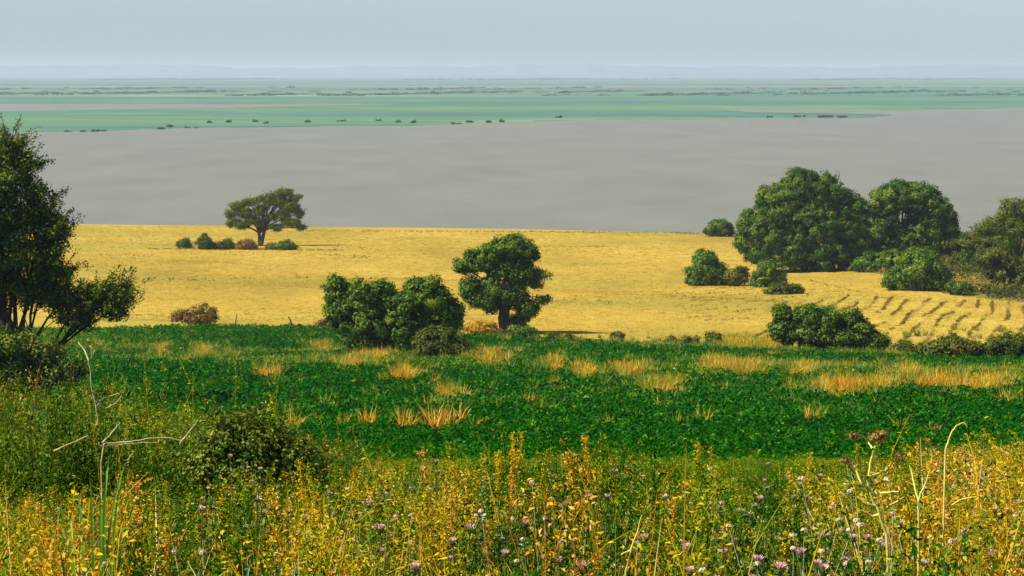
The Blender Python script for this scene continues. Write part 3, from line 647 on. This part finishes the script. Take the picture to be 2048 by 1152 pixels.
put('rough_grass', 'rough yellow green grass and weeds growing between the crop plots', 'grass',
    [(*v_grass(320+i, 46, .35, .62, .03), I_weed) for i in range(4)], X, Y, gs, tn, rng)

# 3. dry stubble standing over the golden field
I_gold = leaf_mat('golden_straw', [(0, (.17, .15, .018)), (.4, (.38, .265, .034)), (.75, (.50, .355, .055)), (1, (.58, .43, .09))], .25, .0, .5, inst=True)
X, Y = wedge(105000, 150, 455, rng, .27, 4); v = v_of(X, Y); u = col_of(X, Y)
ok = (v < edge_v(X, Y)-1) & ~is_scrub(u, v) & (near_z(X, Y) > .1) & ~((v > edge_v(X, Y)-6) & (u > 1225) & (u < 1765))
X, Y, v, u = X[ok], Y[ok], v[ok], u[ok]
tn = .52 + .24*sn(X*.4, Y*1., .06, 2) + .12*sn(X*.5, Y, .2, 4) + .06*rng.normal(size=len(X))
tn -= .30*np.clip(np.exp(-((v-505)/7)**2)*(u < 760) + .6*np.exp(-((v-545)/4)**2)*(u < 460), 0, 1)*np.clip(.5+sn(X, Y, .1, 8), 0, 1)
gs = .7+.6*rng.random(len(X))
put('dry_grass', 'short dry golden grass standing all over the field by the lake', 'grass',
    [(*v_grass(330+i, 15, .7, .13, .035, 1.2, .3, 2), I_gold) for i in range(4)], X, Y, gs, tn, rng)

# 4. low weeds in broken rows and patches in the golden field
I_row = leaf_mat('row_weeds', [(0, (.09, .075, .01)), (.5, (.20, .15, .02)), (1, (.34, .24, .03))], .2, 0, .6, inst=True)
PX, PY = [], []
for k in range(-4, 32):         # furrows running away up the right-hand slope
    x_0 = 24+k*1.9
    for yy in np.arange(176, 262, .16):
        xx = x_0 + (yy-178)*.235 + .35*math.sin(yy*.09+k)
        if math.sin(yy*.13+k*2.4+math.sin(k*5.))+.35*math.sin(yy*.47+k*1.1)+.45*rng.normal() > -.1: PX.append(xx+rng.normal()*.07); PY.append(yy+rng.normal()*.1)
for k in range(12):             # shallower furrows left of the wide bush
    y_0 = 215+k*5.5
    for xx in np.arange(17, 36, .2):
        yy = y_0 + (xx-17)*1.1
        if math.sin(xx*.7+k*2.1)+.5*math.sin(xx*2.1+k)+.3*rng.normal() > .25: PX.append(xx+rng.normal()*.15); PY.append(yy+rng.normal()*.35)
for (ua, va, ub, vb, n, jt) in [(610, 462, 1400, 466, 620, 1.0), (1340, 465, 1420, 470, 120, 1.5), (290, 498, 690, 501, 420, 1.3), (355, 496, 600, 498, 520, 2.4), (1080, 494, 1230, 494, 60, 1), (200, 510, 310, 512, 60, 2), (640, 508, 740, 516, 70, 3),
                                (840, 508, 900, 511, 20, 1), (460, 557, 510, 557, 18, 1), (590, 556, 620, 556, 10, 1), (240, 556, 440, 562, 80, 2), (1060, 665, 1200, 683, 160, 1.5), (660, 490, 760, 500, 30, 4), (1090, 600, 1250, 606, 40, 3), (1620, 562, 1720, 585, 60, 2)]:
    for q in range(n):
        f = rng.random(); a, b = on_ground(ua+(ub-ua)*f, va+(vb-va)*f+rng.normal()*jt*.6); PX.append(a); PY.append(b)
X, Y = np.array(PX), np.array(PY); v = v_of(X, Y); u = col_of(X, Y)
ok = (v < edge_v(X, Y)-1) & ~((v < 500) & is_scrub(u, v)); X, Y = X[ok], Y[ok]
gs = .2+.5*rng.random(len(X))**2.2
put('field_weeds', 'low dark weeds in broken rows and lines across the golden field', 'weeds',
    [(*v_leafclump(340+i, 22, .32, .42, .16), I_row) for i in range(4)], X, Y, gs, .45+.25*rng.normal(size=len(X)), rng)

# 4b. low woods and tree lines far off on the marsh
rng = R(260); UU = []; VV = []
for (va, vb, n) in [(184, 193, 5200), (157.5, 160.5, 3800), (176, 181, 1500)]:
    uu = rng.uniform(-1200, 3300, n*2); vv = rng.uniform(va, vb, n*2)
    ok = (.5+.5*np.sin(uu*.009+vv*.7)+.35*np.sin(uu*.031+vv*1.3)+.25*rng.normal(size=n*2)) > (1.15 if va > 170 else .9)
    UU.append(uu[ok]); VV.append(vv[ok])
uu = np.concatenate(UU); vv = np.concatenate(VV); Y = 30/np.tan(np.arctan((vv-576)/F)+PITCH); X = (uu-1024)/F*Y
ok = marsh_mask(X, Y) > .2; X, Y = X[ok], Y[ok]
I_wood = leaf_mat('distant_leaves', [(0, (.05, .12, .11)), (1, (.08, .15, .11))], .1, 0, .6, inst=True)
put('distant_woods', 'dark lines of low woods far away on the green marsh', 'woods', [(*v_leafclump(360+i, 60, 6, 4.5, 2.6), I_wood) for i in range(3)], X, Y, .6+1.0*rng.random(len(X))+Y/9000, rng.random(len(X)), rng, (.6+.6*rng.random(len(X))+Y/8000)*.26)

# 5. scrub cover behind the big trees at right
X, Y = wedge(26000, 240, 450, rng, .29, 4); v = v_of(X, Y); u = col_of(X, Y)
ok = is_scrub(u, v) & (near_z(X, Y) > .2) & (rng.random(len(X)) < .75); X, Y = X[ok], Y[ok]
gs = .9+1.0*rng.random(len(X))
I_scrub = leaf_mat('scrub_leaves', [(0, (.03, .05, .01)), (.4, (.09, .10, .015)), (.7, (.22, .18, .03)), (1, (.45, .30, .05))], .25, 0, .6, inst=True)
put('scrub_cover', 'rough olive and tan scrub behind the big trees on the right', 'scrub',
    [(*v_leafclump(350+i, 40, .5, .6, .2), I_scrub) for i in range(4)], X, Y, gs, .5+.35*sn(X, Y, .12, 3)+.12*rng.normal(size=len(X)), rng)

# ------------------------------------------------------------------ foreground weeds
def top_row(u):                 # how high the weeds reach in front of the crop
    return np.interp(u, [-800, 0, 420, 640, 760, 900, 1050, 1150, 1300, 1500, 1700, 1850, 2048, 3000], [950, 950, 945, 905, 900, 915, 905, 880, 890, 925, 905, 878, 862, 862])
def height_for(X, Y, rowv):     # plant height whose tip reaches that photo row's sight line
    u = col_of(X, Y); dep = np.tan(np.arctan((rowv-576)/F)+PITCH)
    return CAMZ - dep*Y - ground_z(X, Y)
def dryness(X, Y):
    u = col_of(X, Y)
    return np.interp(u, [-500, 0, 300, 620, 760, 900, 1100, 1250, 1500, 1750, 1900, 2100], [.62, .62, .58, .42, .58, .44, .42, .38, .36, .44, .66, .7])
I_fg = leaf_mat('foreground_leaves', [(0, (.008, .06, .001)), (.18, (.04, .14, .002)), (.36, (.17, .23, .004)), (.54, (.50, .39, .010)), (.72, (.66, .36, .014)), (.88, (.52, .17, .012)), (1, (.82, .62, .26))], .2, .006, .45, inst=True)
I_pale = leaf_mat('pale_stalks', [(0, (.35, .25, .08)), (.5, (.55, .40, .14)), (1, (.8, .68, .4))], .2, .03, .5, inst=True)
rng = R(400)
X, Y = wedge(7600, 5.0, 22, rng, .30, 1.2)
hmax = height_for(X, Y, top_row(col_of(X, Y))+14)
h = np.clip(hmax, .12, 1.15)*(.35+.6*rng.random(len(X)))
patch = sn(X, Y, 2.6, 3) > -.3; X, Y, h = X[patch], Y[patch], h[patch]
dr = dryness(X, Y)-.2+.26*sn(X, Y, 1.6, 2)+.22*rng.normal(size=len(X))
herbs = [(*v_herb(500+i, 9, 1.0, .0185, 120, .2), I_fg) for i in range(8)]
put('leafy_weeds', 'tangle of small leafed yellow green weeds filling the foreground', 'weeds', herbs, X, Y, .75+.5*rng.random(len(X)), dr, rng, h, .1)
X, Y = wedge(9500, 4.9, 20, rng, .30, 1.2)
u = col_of(X, Y); keep = rng.random(len(X)) < np.interp(u, [0, 600, 700, 1500, 1850, 2048], [.9, .6, .65, .35, .7, 1]); X, Y, u = X[keep], Y[keep], u[keep]
h = np.clip(height_for(X, Y, top_row(u)+16), .12, 1.1)*(.55+.42*rng.random(len(X)))
gd = dryness(X, Y)+.23+.26*sn(X, Y, 1.7, 5)+.14*rng.normal(size=len(X))
put('meadow_grass', 'yellow, orange and green grass blades standing among the foreground weeds', 'grass',
    [(*v_grass(520+i, 40, .22, 1.0, .0095, .55, .6, 5), I_fg) for i in range(6)], X, Y, .7+.6*rng.random(len(X)), gd, rng, h, .1)
# seed spikes
sp = []
for (ua, ub, va, vb, n) in [(905, 960, 880, 930, 6), (975, 990, 855, 900, 3), (1000, 1045, 850, 910, 7), (1130, 1250, 840, 910, 5), (1380, 1450, 870, 920, 6), (1180, 1700, 890, 960, 12), (1700, 2048, 870, 940, 10), (0, 640, 940, 1040, 16), (640, 900, 905, 980, 12), (0, 2048, 950, 1060, 26), (-600, 0, 900, 1000, 10), (2048, 2600, 870, 1000, 10)]:
    for _ in range(n):
        uu = rng.uniform(ua, ub); vv = rng.uniform(va, vb); yy = np.interp(vv, [850, 1080], [11, 5.8])+rng.normal()*1.2; yy = max(yy, 5.2)
        sp.append(((uu-1024)/F*yy, yy, vv))
sp = np.array(sp); h = np.clip(height_for(sp[:, 0], sp[:, 1], sp[:, 2]), .3, 1.7)
put('seed_spikes', 'upright ochre and rust seed spikes standing above the foreground weeds', 'weeds', [(*v_spike(540+i, 1.0), I_fg) for i in range(6)],
    sp[:, 0], sp[:, 1], .9+.5*rng.random(len(sp)), .50+.17*rng.normal(size=len(sp)), rng, h, .05)
# shrubby weeds at left
X = []; Y = []; H = []
for _ in range(420):
    yy = rng.uniform(13.5, 30); uu = rng.uniform(-900, 700); lim = np.interp(uu, [-900, 0, 110, 260, 450, 620, 700], [725, 738, 742, 775, 815, 860, 890])
    xx = (uu-1024)/F*yy; hh = float(height_for(np.array(xx), np.array(yy), lim+8))
    if .35 < hh < 2.3: X.append(xx); Y.append(yy); H.append(hh*rng.uniform(.62, 1.0))
X, Y, H = map(np.array, (X, Y, H))
I_left = leaf_mat('shrubby_leaves', [(0, (.012, .06, .003)), (.35, (.06, .13, .005)), (.6, (.18, .24, .008)), (.8, (.36, .34, .02)), (1, (.5, .3, .03))], .3, .008, .5, inst=True)
put('shrubby_weeds', 'tall shrubby olive green weeds massed in front of the left tree', 'weeds', [(*v_shrubby(560+i, .55, 1.0, .030, 2600), I_left) for i in range(5)],
    X, Y, .8+.3*rng.random(len(X)), .41+.2*sn(X, Y, .8, 3)+.15*rng.normal(size=len(X)), rng, H, .06)
k_ = rng.integers(0, len(X), 420); dx_ = rng.normal(size=(2, 420))*.4
put('tangled_stems', 'dry tangled stems and grass poking out of the shrubby weeds', 'weeds', [(*v_grass(570+i, 26, .35, 1.0, .008, .6, .3, 4), I_fg) for i in range(3)]+[(*v_herb(575+i, 7, 1.0, .02, 60, .3), I_fg) for i in range(2)], X[k_]+dx_[0], Y[k_]+dx_[1], .8+.5*rng.random(420), .55+.25*rng.normal(size=420), rng, H[k_]*rng.uniform(.85, 1.15, 420), .1)
# lower weeds on the slope down to the crop
X, Y = wedge(9000, 18, 46, rng, .30, 3)
h = np.clip(height_for(X, Y, 915), .12, .8)*(.6+.4*rng.random(len(X)))
put('slope_weeds', 'low green weeds on the slope between bank and crop', 'weeds', herbs[:4], X, Y, .8+.5*rng.random(len(X)), .25+.12*rng.normal(size=len(X)), rng, h, .1)

# dried small flower heads, pinkish white
def v_heads(seed):
    rng = R(seed); parts = []
    for _ in range(5):
        e = np.array([rng.normal()*.11, rng.normal()*.11, .8+.2*rng.random()]); w = wander((0, 0, 0), e, rng, 4, .08); parts.append(tube(w, [.0008, .0008, .0007, .0006], 3))
        d = sphere_pts(22, rng); d[:, 2] = np.abs(d[:, 2])*.8; parts.append(leaves(e+d*.007, d, .0085, rng, .5))
    return merge(parts)
L_head = leaf_mat('dried_flower_heads', [(0, (.45, .30, .14)), (.5, (.66, .52, .34)), (1, (.85, .68, .58))], .25, 0, .6, inst=True)
X, Y = wedge(420, 4.8, 16, rng, .28, .4); u = col_of(X, Y)
keep = rng.random(len(X)) < np.interp(u, [0, 350, 450, 600, 900, 1200, 1500, 1900], [.05, .3, .8, .4, .6, .8, 1, .7]); X, Y, u = X[keep], Y[keep], u[keep]
h = np.clip(height_for(X, Y, top_row(u)+30), .2, 1.1)*(.75+.3*rng.random(len(X)))
put('dried_flower_heads', 'tiny pale dried flower heads scattered through the foreground weeds', 'flowers', [(*v_heads(580+i), L_head) for i in range(5)], X, Y, .8+.5*rng.random(len(X)), .5+.25*rng.normal(size=len(X)), rng, h, .08)

# ------------------------------------------------------------------ thistles, one by one
L_pet = leaf_mat('thistle_petals', [(0, (.60, .24, .34)), (.5, (.80, .46, .52)), (1, (.92, .74, .76))], .3, 0)
L_ths = leaf_mat('thistle_leaves', [(0, (.04, .09, .015)), (.6, (.12, .18, .03)), (1, (.28, .30, .07))], .3, .03)
def thistle_meshes(seed):
    rng = R(seed); st = []
    w = wander((0, 0, -1.0), (0, 0, 0), rng, 7, .05); w[:, :2] -= w[-1, :2]; st.append(tube(w, np.linspace(.005, .0025, 7), 5))
    br = np.array([rng.normal()*.05, rng.normal()*.05, -.04-.05*rng.random()]); st.append(tube(wander(w[4], br, rng, 4, .08), [.0035, .003, .0025, .002], 4))
    stem = merge(st)
    n = 20; P = w[rng.integers(1, 6, n)]+rng.normal(size=(n, 3))*np.array([.02, .02, .06]); lf = leaves(P, rng.normal(size=(n, 3))+np.array([0, 0, .8]), .045, rng, .28)
    def head(c, s):
        d = sphere_pts(60, rng); d[:, 2] = -np.abs(d[:, 2]); cup = leaves(np.array(c)+d*np.array([.008, .008, .012])*s+[0, 0, .002*s], d, .008*s, rng, .6)
        bl = []
        for _ in range(44):
            a = rng.random()*6.28; t_ = rng.random()**.6; dv = np.array([math.cos(a)*t_*.75, math.sin(a)*t_*.75, .8]); V, T, ti = blade(np.array(c)+[dv[0]*.004*s, dv[1]*.004*s, .002*s], dv, .016*s, .0042*s, .1, rng, 2)
            bl.append((V, T, ti))
        return cup, merge(bl)
    return stem, lf, head((0, 0, 0), 1.0), head(br, .8)
protos = []
for k in range(5):
    stem, lf, h1, h2 = thistle_meshes(600+k)
    protos.append(dict(stem=mesh_np('stem', *stem), leaves=mesh_np('leaves', *lf), h1=(mesh_np('bud', *h1[0]), mesh_np('petals', *h1[1])), h2=(mesh_np('bud', *h2[0]), mesh_np('petals', *h2[1]))))
    p_ = protos[-1]; p_['stem'].materials.append(L_ths); p_['leaves'].materials.append(L_ths)
    for q in ('h1', 'h2'): p_[q][0].materials.append(L_ths); p_[q][1].materials.append(L_pet)
th = [(905, 1085), (940, 1060), (845, 940), (872, 925), (1575, 958), (1600, 972), (1535, 930), (1640, 955), (1480, 1025), (1500, 1032), (1508, 1014), (1440, 1020), (1665, 1020), (1705, 1078), (1735, 1080), (1770, 1095), (1375, 1100),
      (1445, 1110), (1515, 1125), (1560, 1085), (1690, 1125), (1635, 1132), (1648, 1142), (1850, 1130), (1895, 1138), (1985, 1112), (1990, 1022), (1120, 1125), (1165, 1138), (460, 915), (520, 940), (515, 1000), (405, 1020), (575, 1025), (610, 1040),
      (595, 1070), (830, 1140), (1215, 995), (1230, 945), (1050, 1050), (1130, 1010), (1960, 960), (1940, 945), (1720, 970), (1700, 930), (1750, 966), (1850, 980), (1520, 1000), (1650, 1075), (1600, 1110), (1800, 1050), (1380, 1145), (1290, 1080),
      (1010, 1110), (740, 1010), (760, 1060), (660, 990), (1930, 1070), (1560, 1140), (1475, 1085)]
def band(u, v): return ('left' if u < 700 else ('middle' if u < 1300 else 'right'), 'uppermost' if v < 962 else ('middle high' if v < 1050 else ('low' if v < 1112 else 'bottom edge')))
for i, (u, v) in enumerate(th):
    mates = sorted(q for q in th if band(*q) == band(u, v)); bu, bv = band(u, v)
    place = 'only' if len(mates) == 1 else ('rightmost' if mates.index((u, v)) == len(mates)-1 else ORD[mates.index((u, v))])
    tl = 'pink thistle, %s%s among the %s ones of the foreground, %s part' % (place, ' one' if place == 'only' else ' from the left' if place not in ('leftmost', 'rightmost') else '', bv, bu)
    rng = R(700+i); yy = float(np.interp(v, [900, 1000, 1150], [11.5, 8.2, 4.9])); P = at(u, v, yy); gz = float(ground_z(P[0], P[1]))
    big = .8+.45*rng.random(); pr = protos[i % 5]
    side = 'left part' if u < 700 else ('middle' if u < 1300 else 'right part')
    r_ = empty('thistle', (P[0], P[1], gz), tl, 'thistle', 'pink thistles in the foreground weeds')
    L_ = P[2]-gz
    o = link('stem', pr['stem'], None, r_); o.location = (0, 0, L_); o.scale = (1, 1, L_)
    o = link('leaves', pr['leaves'], None, r_); o.location = (0, 0, L_); o.scale = (1, 1, L_)
    for q in ('h1', 'h2'):
        b = link('flower_head', pr[q][0], None, r_); b.location = (0, 0, L_); b.scale = (big, big, big) if q == 'h1' else (1, 1, 1)
        b.rotation_euler = (0, 0, rng.random()*6)
        link('petals', pr[q][1], None, b)

# ------------------------------------------------------------------ single dead stalks and tall stems
M_dead = rough_mat('bleached_wood', lambda t, v: ramp(t, noise(t, v, 12, 4), [(.35, (.30, .26, .10)), (.65, (.58, .50, .24))]), .8, .1)
M_stalk = rough_mat('yellow_stalk', lambda t, v: ramp(t, noise(t, v, 14, 4), [(.35, (.42, .38, .07)), (.65, (.72, .62, .15))]), .7, .1)
M_green = leaf_mat('green_blades', [(0, (.05, .20, .008)), (1, (.20, .40, .012))], .35, .05)
M_dkgreen = leaf_mat('dark_blades', [(0, (.02, .07, .012)), (1, (.05, .14, .02))], .25, .08)
def stalk(name, label, cat, Y, lines, mat, extra=None, foot=None):
    """lines: list of (list of px points, r0, r1); first line is the main stem and goes into the ground"""
    p0 = at(*lines[0][0][0], Y); gz = float(ground_z(p0[0], Y)); O = np.array([p0[0], Y, gz]); rng = R(abs(hash(label)) % 1000 if False else len(label)*7)
    root = empty(name, tuple(O), label, cat)
    for i, (pts, r0, r1) in enumerate(lines):
        W_ = [at(a, b, Y+(.0 if i == 0 else rng.normal()*.02)) - O for a, b in pts]
        if i == 0: W_ = [np.array([W_[0][0]*.9, 0, -.05])] + W_
        else:                    # the branch leans towards or away from the viewer as it goes
            dy = rng.normal()*.12
            for k in range(len(W_)): W_[k] = W_[k] + np.array([0, dy*k/len(W_), 0])
        W_ = np.array(W_); s = np.linspace(0, 1, len(W_)); ss = np.linspace(0, 1, len(W_)*3)
        pp = np.stack([np.interp(ss, s, W_[:, c]) for c in range(3)], 1) + rng.normal(size=(len(ss), 3))*.001*Y/8
        V, T, _ = tube(pp, np.linspace(r0, r1, len(ss)), 6)
        link('stem' if i == 0 else 'branch', mesh_np('stem' if i == 0 else 'branch', V, T, smooth=True), mat, root)
    if extra:
        for (nm, c, n, rad, sz, mt) in extra:
            cc = at(*c, Y)-O; d = sphere_pts(n, rng); V, T, ti = leaves(cc+d*rad*rng.random((n, 1))**.5*np.array([1, 1, .6]), d, sz, rng, .6)
            link(nm, mesh_np(nm, V, T, ti), mt, root)
    return root
stalk('dead_branch', 'pale forked dead stem standing above the left weeds', 'dead stem', 14,
      [([(200, 905), (197, 850), (192, 815), (184, 780), (181, 745), (177, 722), (184, 712), (190, 700)], .0055, .0022), ([(177, 722), (170, 705), (160, 695), (152, 686)], .006, .002), ([(184, 712), (186, 695), (178, 690), (170, 684)], .004, .002),
       ([(192, 815), (205, 798), (222, 792), (245, 785)], .006, .002), ([(190, 795), (200, 803), (185, 780)], .005, .002), ([(212, 818), (230, 808), (240, 795)], .004, .002)], M_dead)
stalk('dead_branch', 'bleached dead branches lying across the left weeds', 'dead branch', 12.6,
      [([(202, 888), (230, 886), (262, 883), (290, 878), (330, 874), (360, 880)], .005, .002), ([(200, 893), (235, 892), (270, 892), (310, 893)], .0045, .002), ([(360, 888), (372, 872), (390, 850), (398, 838)], .006, .002), ([(108, 902), (130, 892), (160, 880), (175, 872)], .005, .002),
       ([(205, 886), (225, 862), (232, 852)], .005, .002), ([(250, 930), (262, 912), (270, 902)], .004, .002)], M_dead)
stalk('dried_stalk', 'dried pale branching stalk with brown umbels at right', 'dried stalk', 5.6,
      [([(1776, 1075), (1765, 1050), (1758, 1022), (1745, 1000), (1738, 975), (1735, 960), (1742, 920), (1748, 898), (1757, 880)], .0040, .0019), ([(1735, 958), (1722, 946), (1712, 938)], .004, .002), ([(1738, 975), (1720, 966), (1705, 930), (1692, 922)], .004, .0015), ([(1735, 956), (1755, 950), (1775, 942), (1800, 915)], .0045, .002),
       ([(1748, 988), (1765, 975), (1780, 962)], .004, .002), ([(1750, 1012), (1732, 1008), (1712, 990)], .005, .0025), ([(1758, 1030), (1745, 1034), (1725, 1023)], .005, .002), ([(1770, 1018), (1790, 998), (1800, 985)], .004, .002), ([(1745, 898), (1738, 885), (1728, 872)], .003, .0015)], M_stalk,
      extra=[('umbel', (1755, 874), 130, .030, .010, L_brown), ('umbel', (1708, 872), 70, .02, .009, L_brown), ('umbel', (1798, 915), 70, .02, .009, L_brown), ('umbel', (1690, 922), 60, .018, .009, L_brown), ('umbel', (1768, 868), 60, .018, .009, L_brown)])
stalk('dried_stalk', 'single pale stalk arching over the right weeds', 'dried stalk', 7, [([(1890, 905), (1897, 880), (1905, 862), (1915, 850), (1928, 845), (1935, 854)], .0035, .0018)], M_stalk)
stalk('dried_stalk', 'yellow forked stalk right of the umbel stalk', 'dried stalk', 5.8, [([(1838, 1040), (1836, 1005), (1842, 985), (1852, 965), (1860, 940)], .0032, .0014), ([(1905, 1010), (1915, 985), (1930, 970)], .003, .0014), ([(1838, 1005), (1832, 970), (1828, 940)], .003, .001)], M_stalk)
stalk('tall_stem', 'thin straight green stem rising at the far left', 'tall stem', 9, [([(87, 1010), (87, 940), (86, 870), (85, 805)], .003, .0012)], M_green)
stalk('tall_stem', 'yellow green stem at the bottom centre', 'tall stem', 5.2, [([(1250, 1150), (1262, 1100), (1275, 1060), (1284, 1030)], .0028, .0012), ([(1262, 1100), (1240, 1120)], .003, .001)], M_stalk)
def blade_clump(name, label, Y, items, mat):
    p0 = at(*items[0][0], Y); gz = float(ground_z(p0[0], Y)); O = np.array([p0[0], Y, gz]); root = empty(name, tuple(O), label, 'grass clump'); 
    for k, (a, b, bend, w) in enumerate(items):
        rng = R(800+k); A = at(*a, Y)-O; B = at(*b, Y+rng.normal()*.08)-O
        base = np.array([A[0]*.6, rng.normal()*.03, -.03]); n = 9; s = np.linspace(0, 1, n)[:, None]
        pts = base*(1-s)**2 + 2*s*(1-s)*(A+np.array([0, 0, bend])) + B*s**2
        d = unit(np.gradient(pts, axis=0)); sd = unit(np.cross(d, [0.25, 1, .1])); ww = w*np.sin(np.clip(s*.92+.08, 0, 1)*np.pi)**.6*.5
        mid = pts + np.cross(sd, d)*ww*.5
        V = np.stack([pts-sd*ww, mid, pts+sd*ww], 1).reshape(-1, 3); i = np.arange(n-1)[:, None]*3
        T = np.concatenate([i+[0, 1, 4], i+[0, 4, 3], i+[1, 2, 5], i+[1, 5, 4]])
        link('blade', mesh_np('blade', V, T, np.full(len(V), rng.random()), True), mat, root)
blade_clump('grass_clump', 'tall clump of fresh green blades at lower left', 6.0, [((185, 1090), (262, 900), .06, .007), ((190, 1100), (178, 930), .04, .008), ((215, 1090), (285, 990), .08, .008), ((160, 1090), (105, 985), .06, .008), ((195, 1060), (220, 905), .05, .010), ((205, 1080), (212, 940), .02, .012), ((150, 1100), (140, 1020), .0, .012), ((170, 1120), (165, 1040), 0, .014), ((210, 1100), (245, 955), .03, .010), ((180, 1080), (150, 965), .03, .009), ((205, 1090), (200, 990), 0, .013)], M_green)
blade_clump('grass_clump', 'dark bent blades crossing at the bottom left edge', 4.4, [((130, 1180), (185, 1124), .02, .010), ((150, 1190), (120, 1100), .0, .008), ((335, 1170), (345, 1108), .03, .007), ((290, 1165), (340, 1112), .0, .006)], M_dkgreen)
blade_clump('grass_clump', 'crossed green blades at the bottom, right of the pale stalks', 4.4, [((460, 1175), (508, 1108), .0, .008), ((560, 1180), (515, 1105), .02, .008), ((600, 1170), (640, 1118), .0, .007), ((525, 1180), (572, 1098), .02, .006), ((560, 1175), (600, 1100), 0, .006)], M_dkgreen)

# ------------------------------------------------------------------ dry grass clumps among the crop
L_dry = leaf_mat('dry_clump_blades', [(0, (.42, .14, .006)), (.4, (.58, .27, .010)), (.8, (.68, .42, .02)), (1, (.78, .58, .10))], .2, 0)
L_dryy = leaf_mat('straw_clump_blades', [(0, (.30, .26, .01)), (.5, (.60, .38, .015)), (1, (.78, .56, .06))], .3, 0)
for i, (u, v, rx, h, ty, lb) in enumerate(DRY):
    rng = R(900+i); X_, Y_ = on_ground(u, v) if i != len(DRY)-1 else ((u-1024)/F*19, 19.); gz = float(ground_z(X_, Y_)); s = Y_/F
    if i == len(DRY)-1: h_ = (CAMZ-gz) - 19*np.tan(np.arctan((785-576)/F)+PITCH)
    else: h_ = h*s*1.15+.12
    parts = []
    n = int(200+rx*11)
    for _ in range(n):
        bx = rng.normal()*.5*rx*s+.25*rx*s*math.sin(_*1.7); by = rng.normal()*.8*rx*s; r = min(1., math.hypot(bx, by*.6)/(rx*s))
        zg = float(0)
        parts.append(blade((bx, by, float(near_z(X_+bx, Y_+by))-gz-.03), (rng.normal()*.22, rng.normal()*.3, 1), max(.25, h_*(1-.55*r*r)*(.72+.28*math.sin(bx*3.1+i)*math.cos(bx*7.3)))*(.35+.6*rng.random()), max(.02, .04*Y_/110), .4*rng.random(), rng, 3))
    V, T, ti = merge(parts)
    tag(link('dry_grass_clump', mesh_np('dry_grass_clump', V, T, ti), [L_dry, L_dryy][ty]), lb, 'dry grass').location = (X_, Y_, gz)
# small dead stumps at the field edge
stalk('dead_stump', 'short dark leaning stump on the crop edge left of the dead tangle', 'stump', on_ground(582, 652)[1], [([(585, 652), (582, 643), (577, 634)], .12, .05), ([(582, 646), (574, 648)], .06, .03)], M_bark)
stalk('dead_stump', 'thin upright dead stem on the crop edge right of the brown shrub', 'dead stem', on_ground(472, 652)[1], [([(472, 655), (472, 640), (475, 628)], .09, .03)], M_bark)
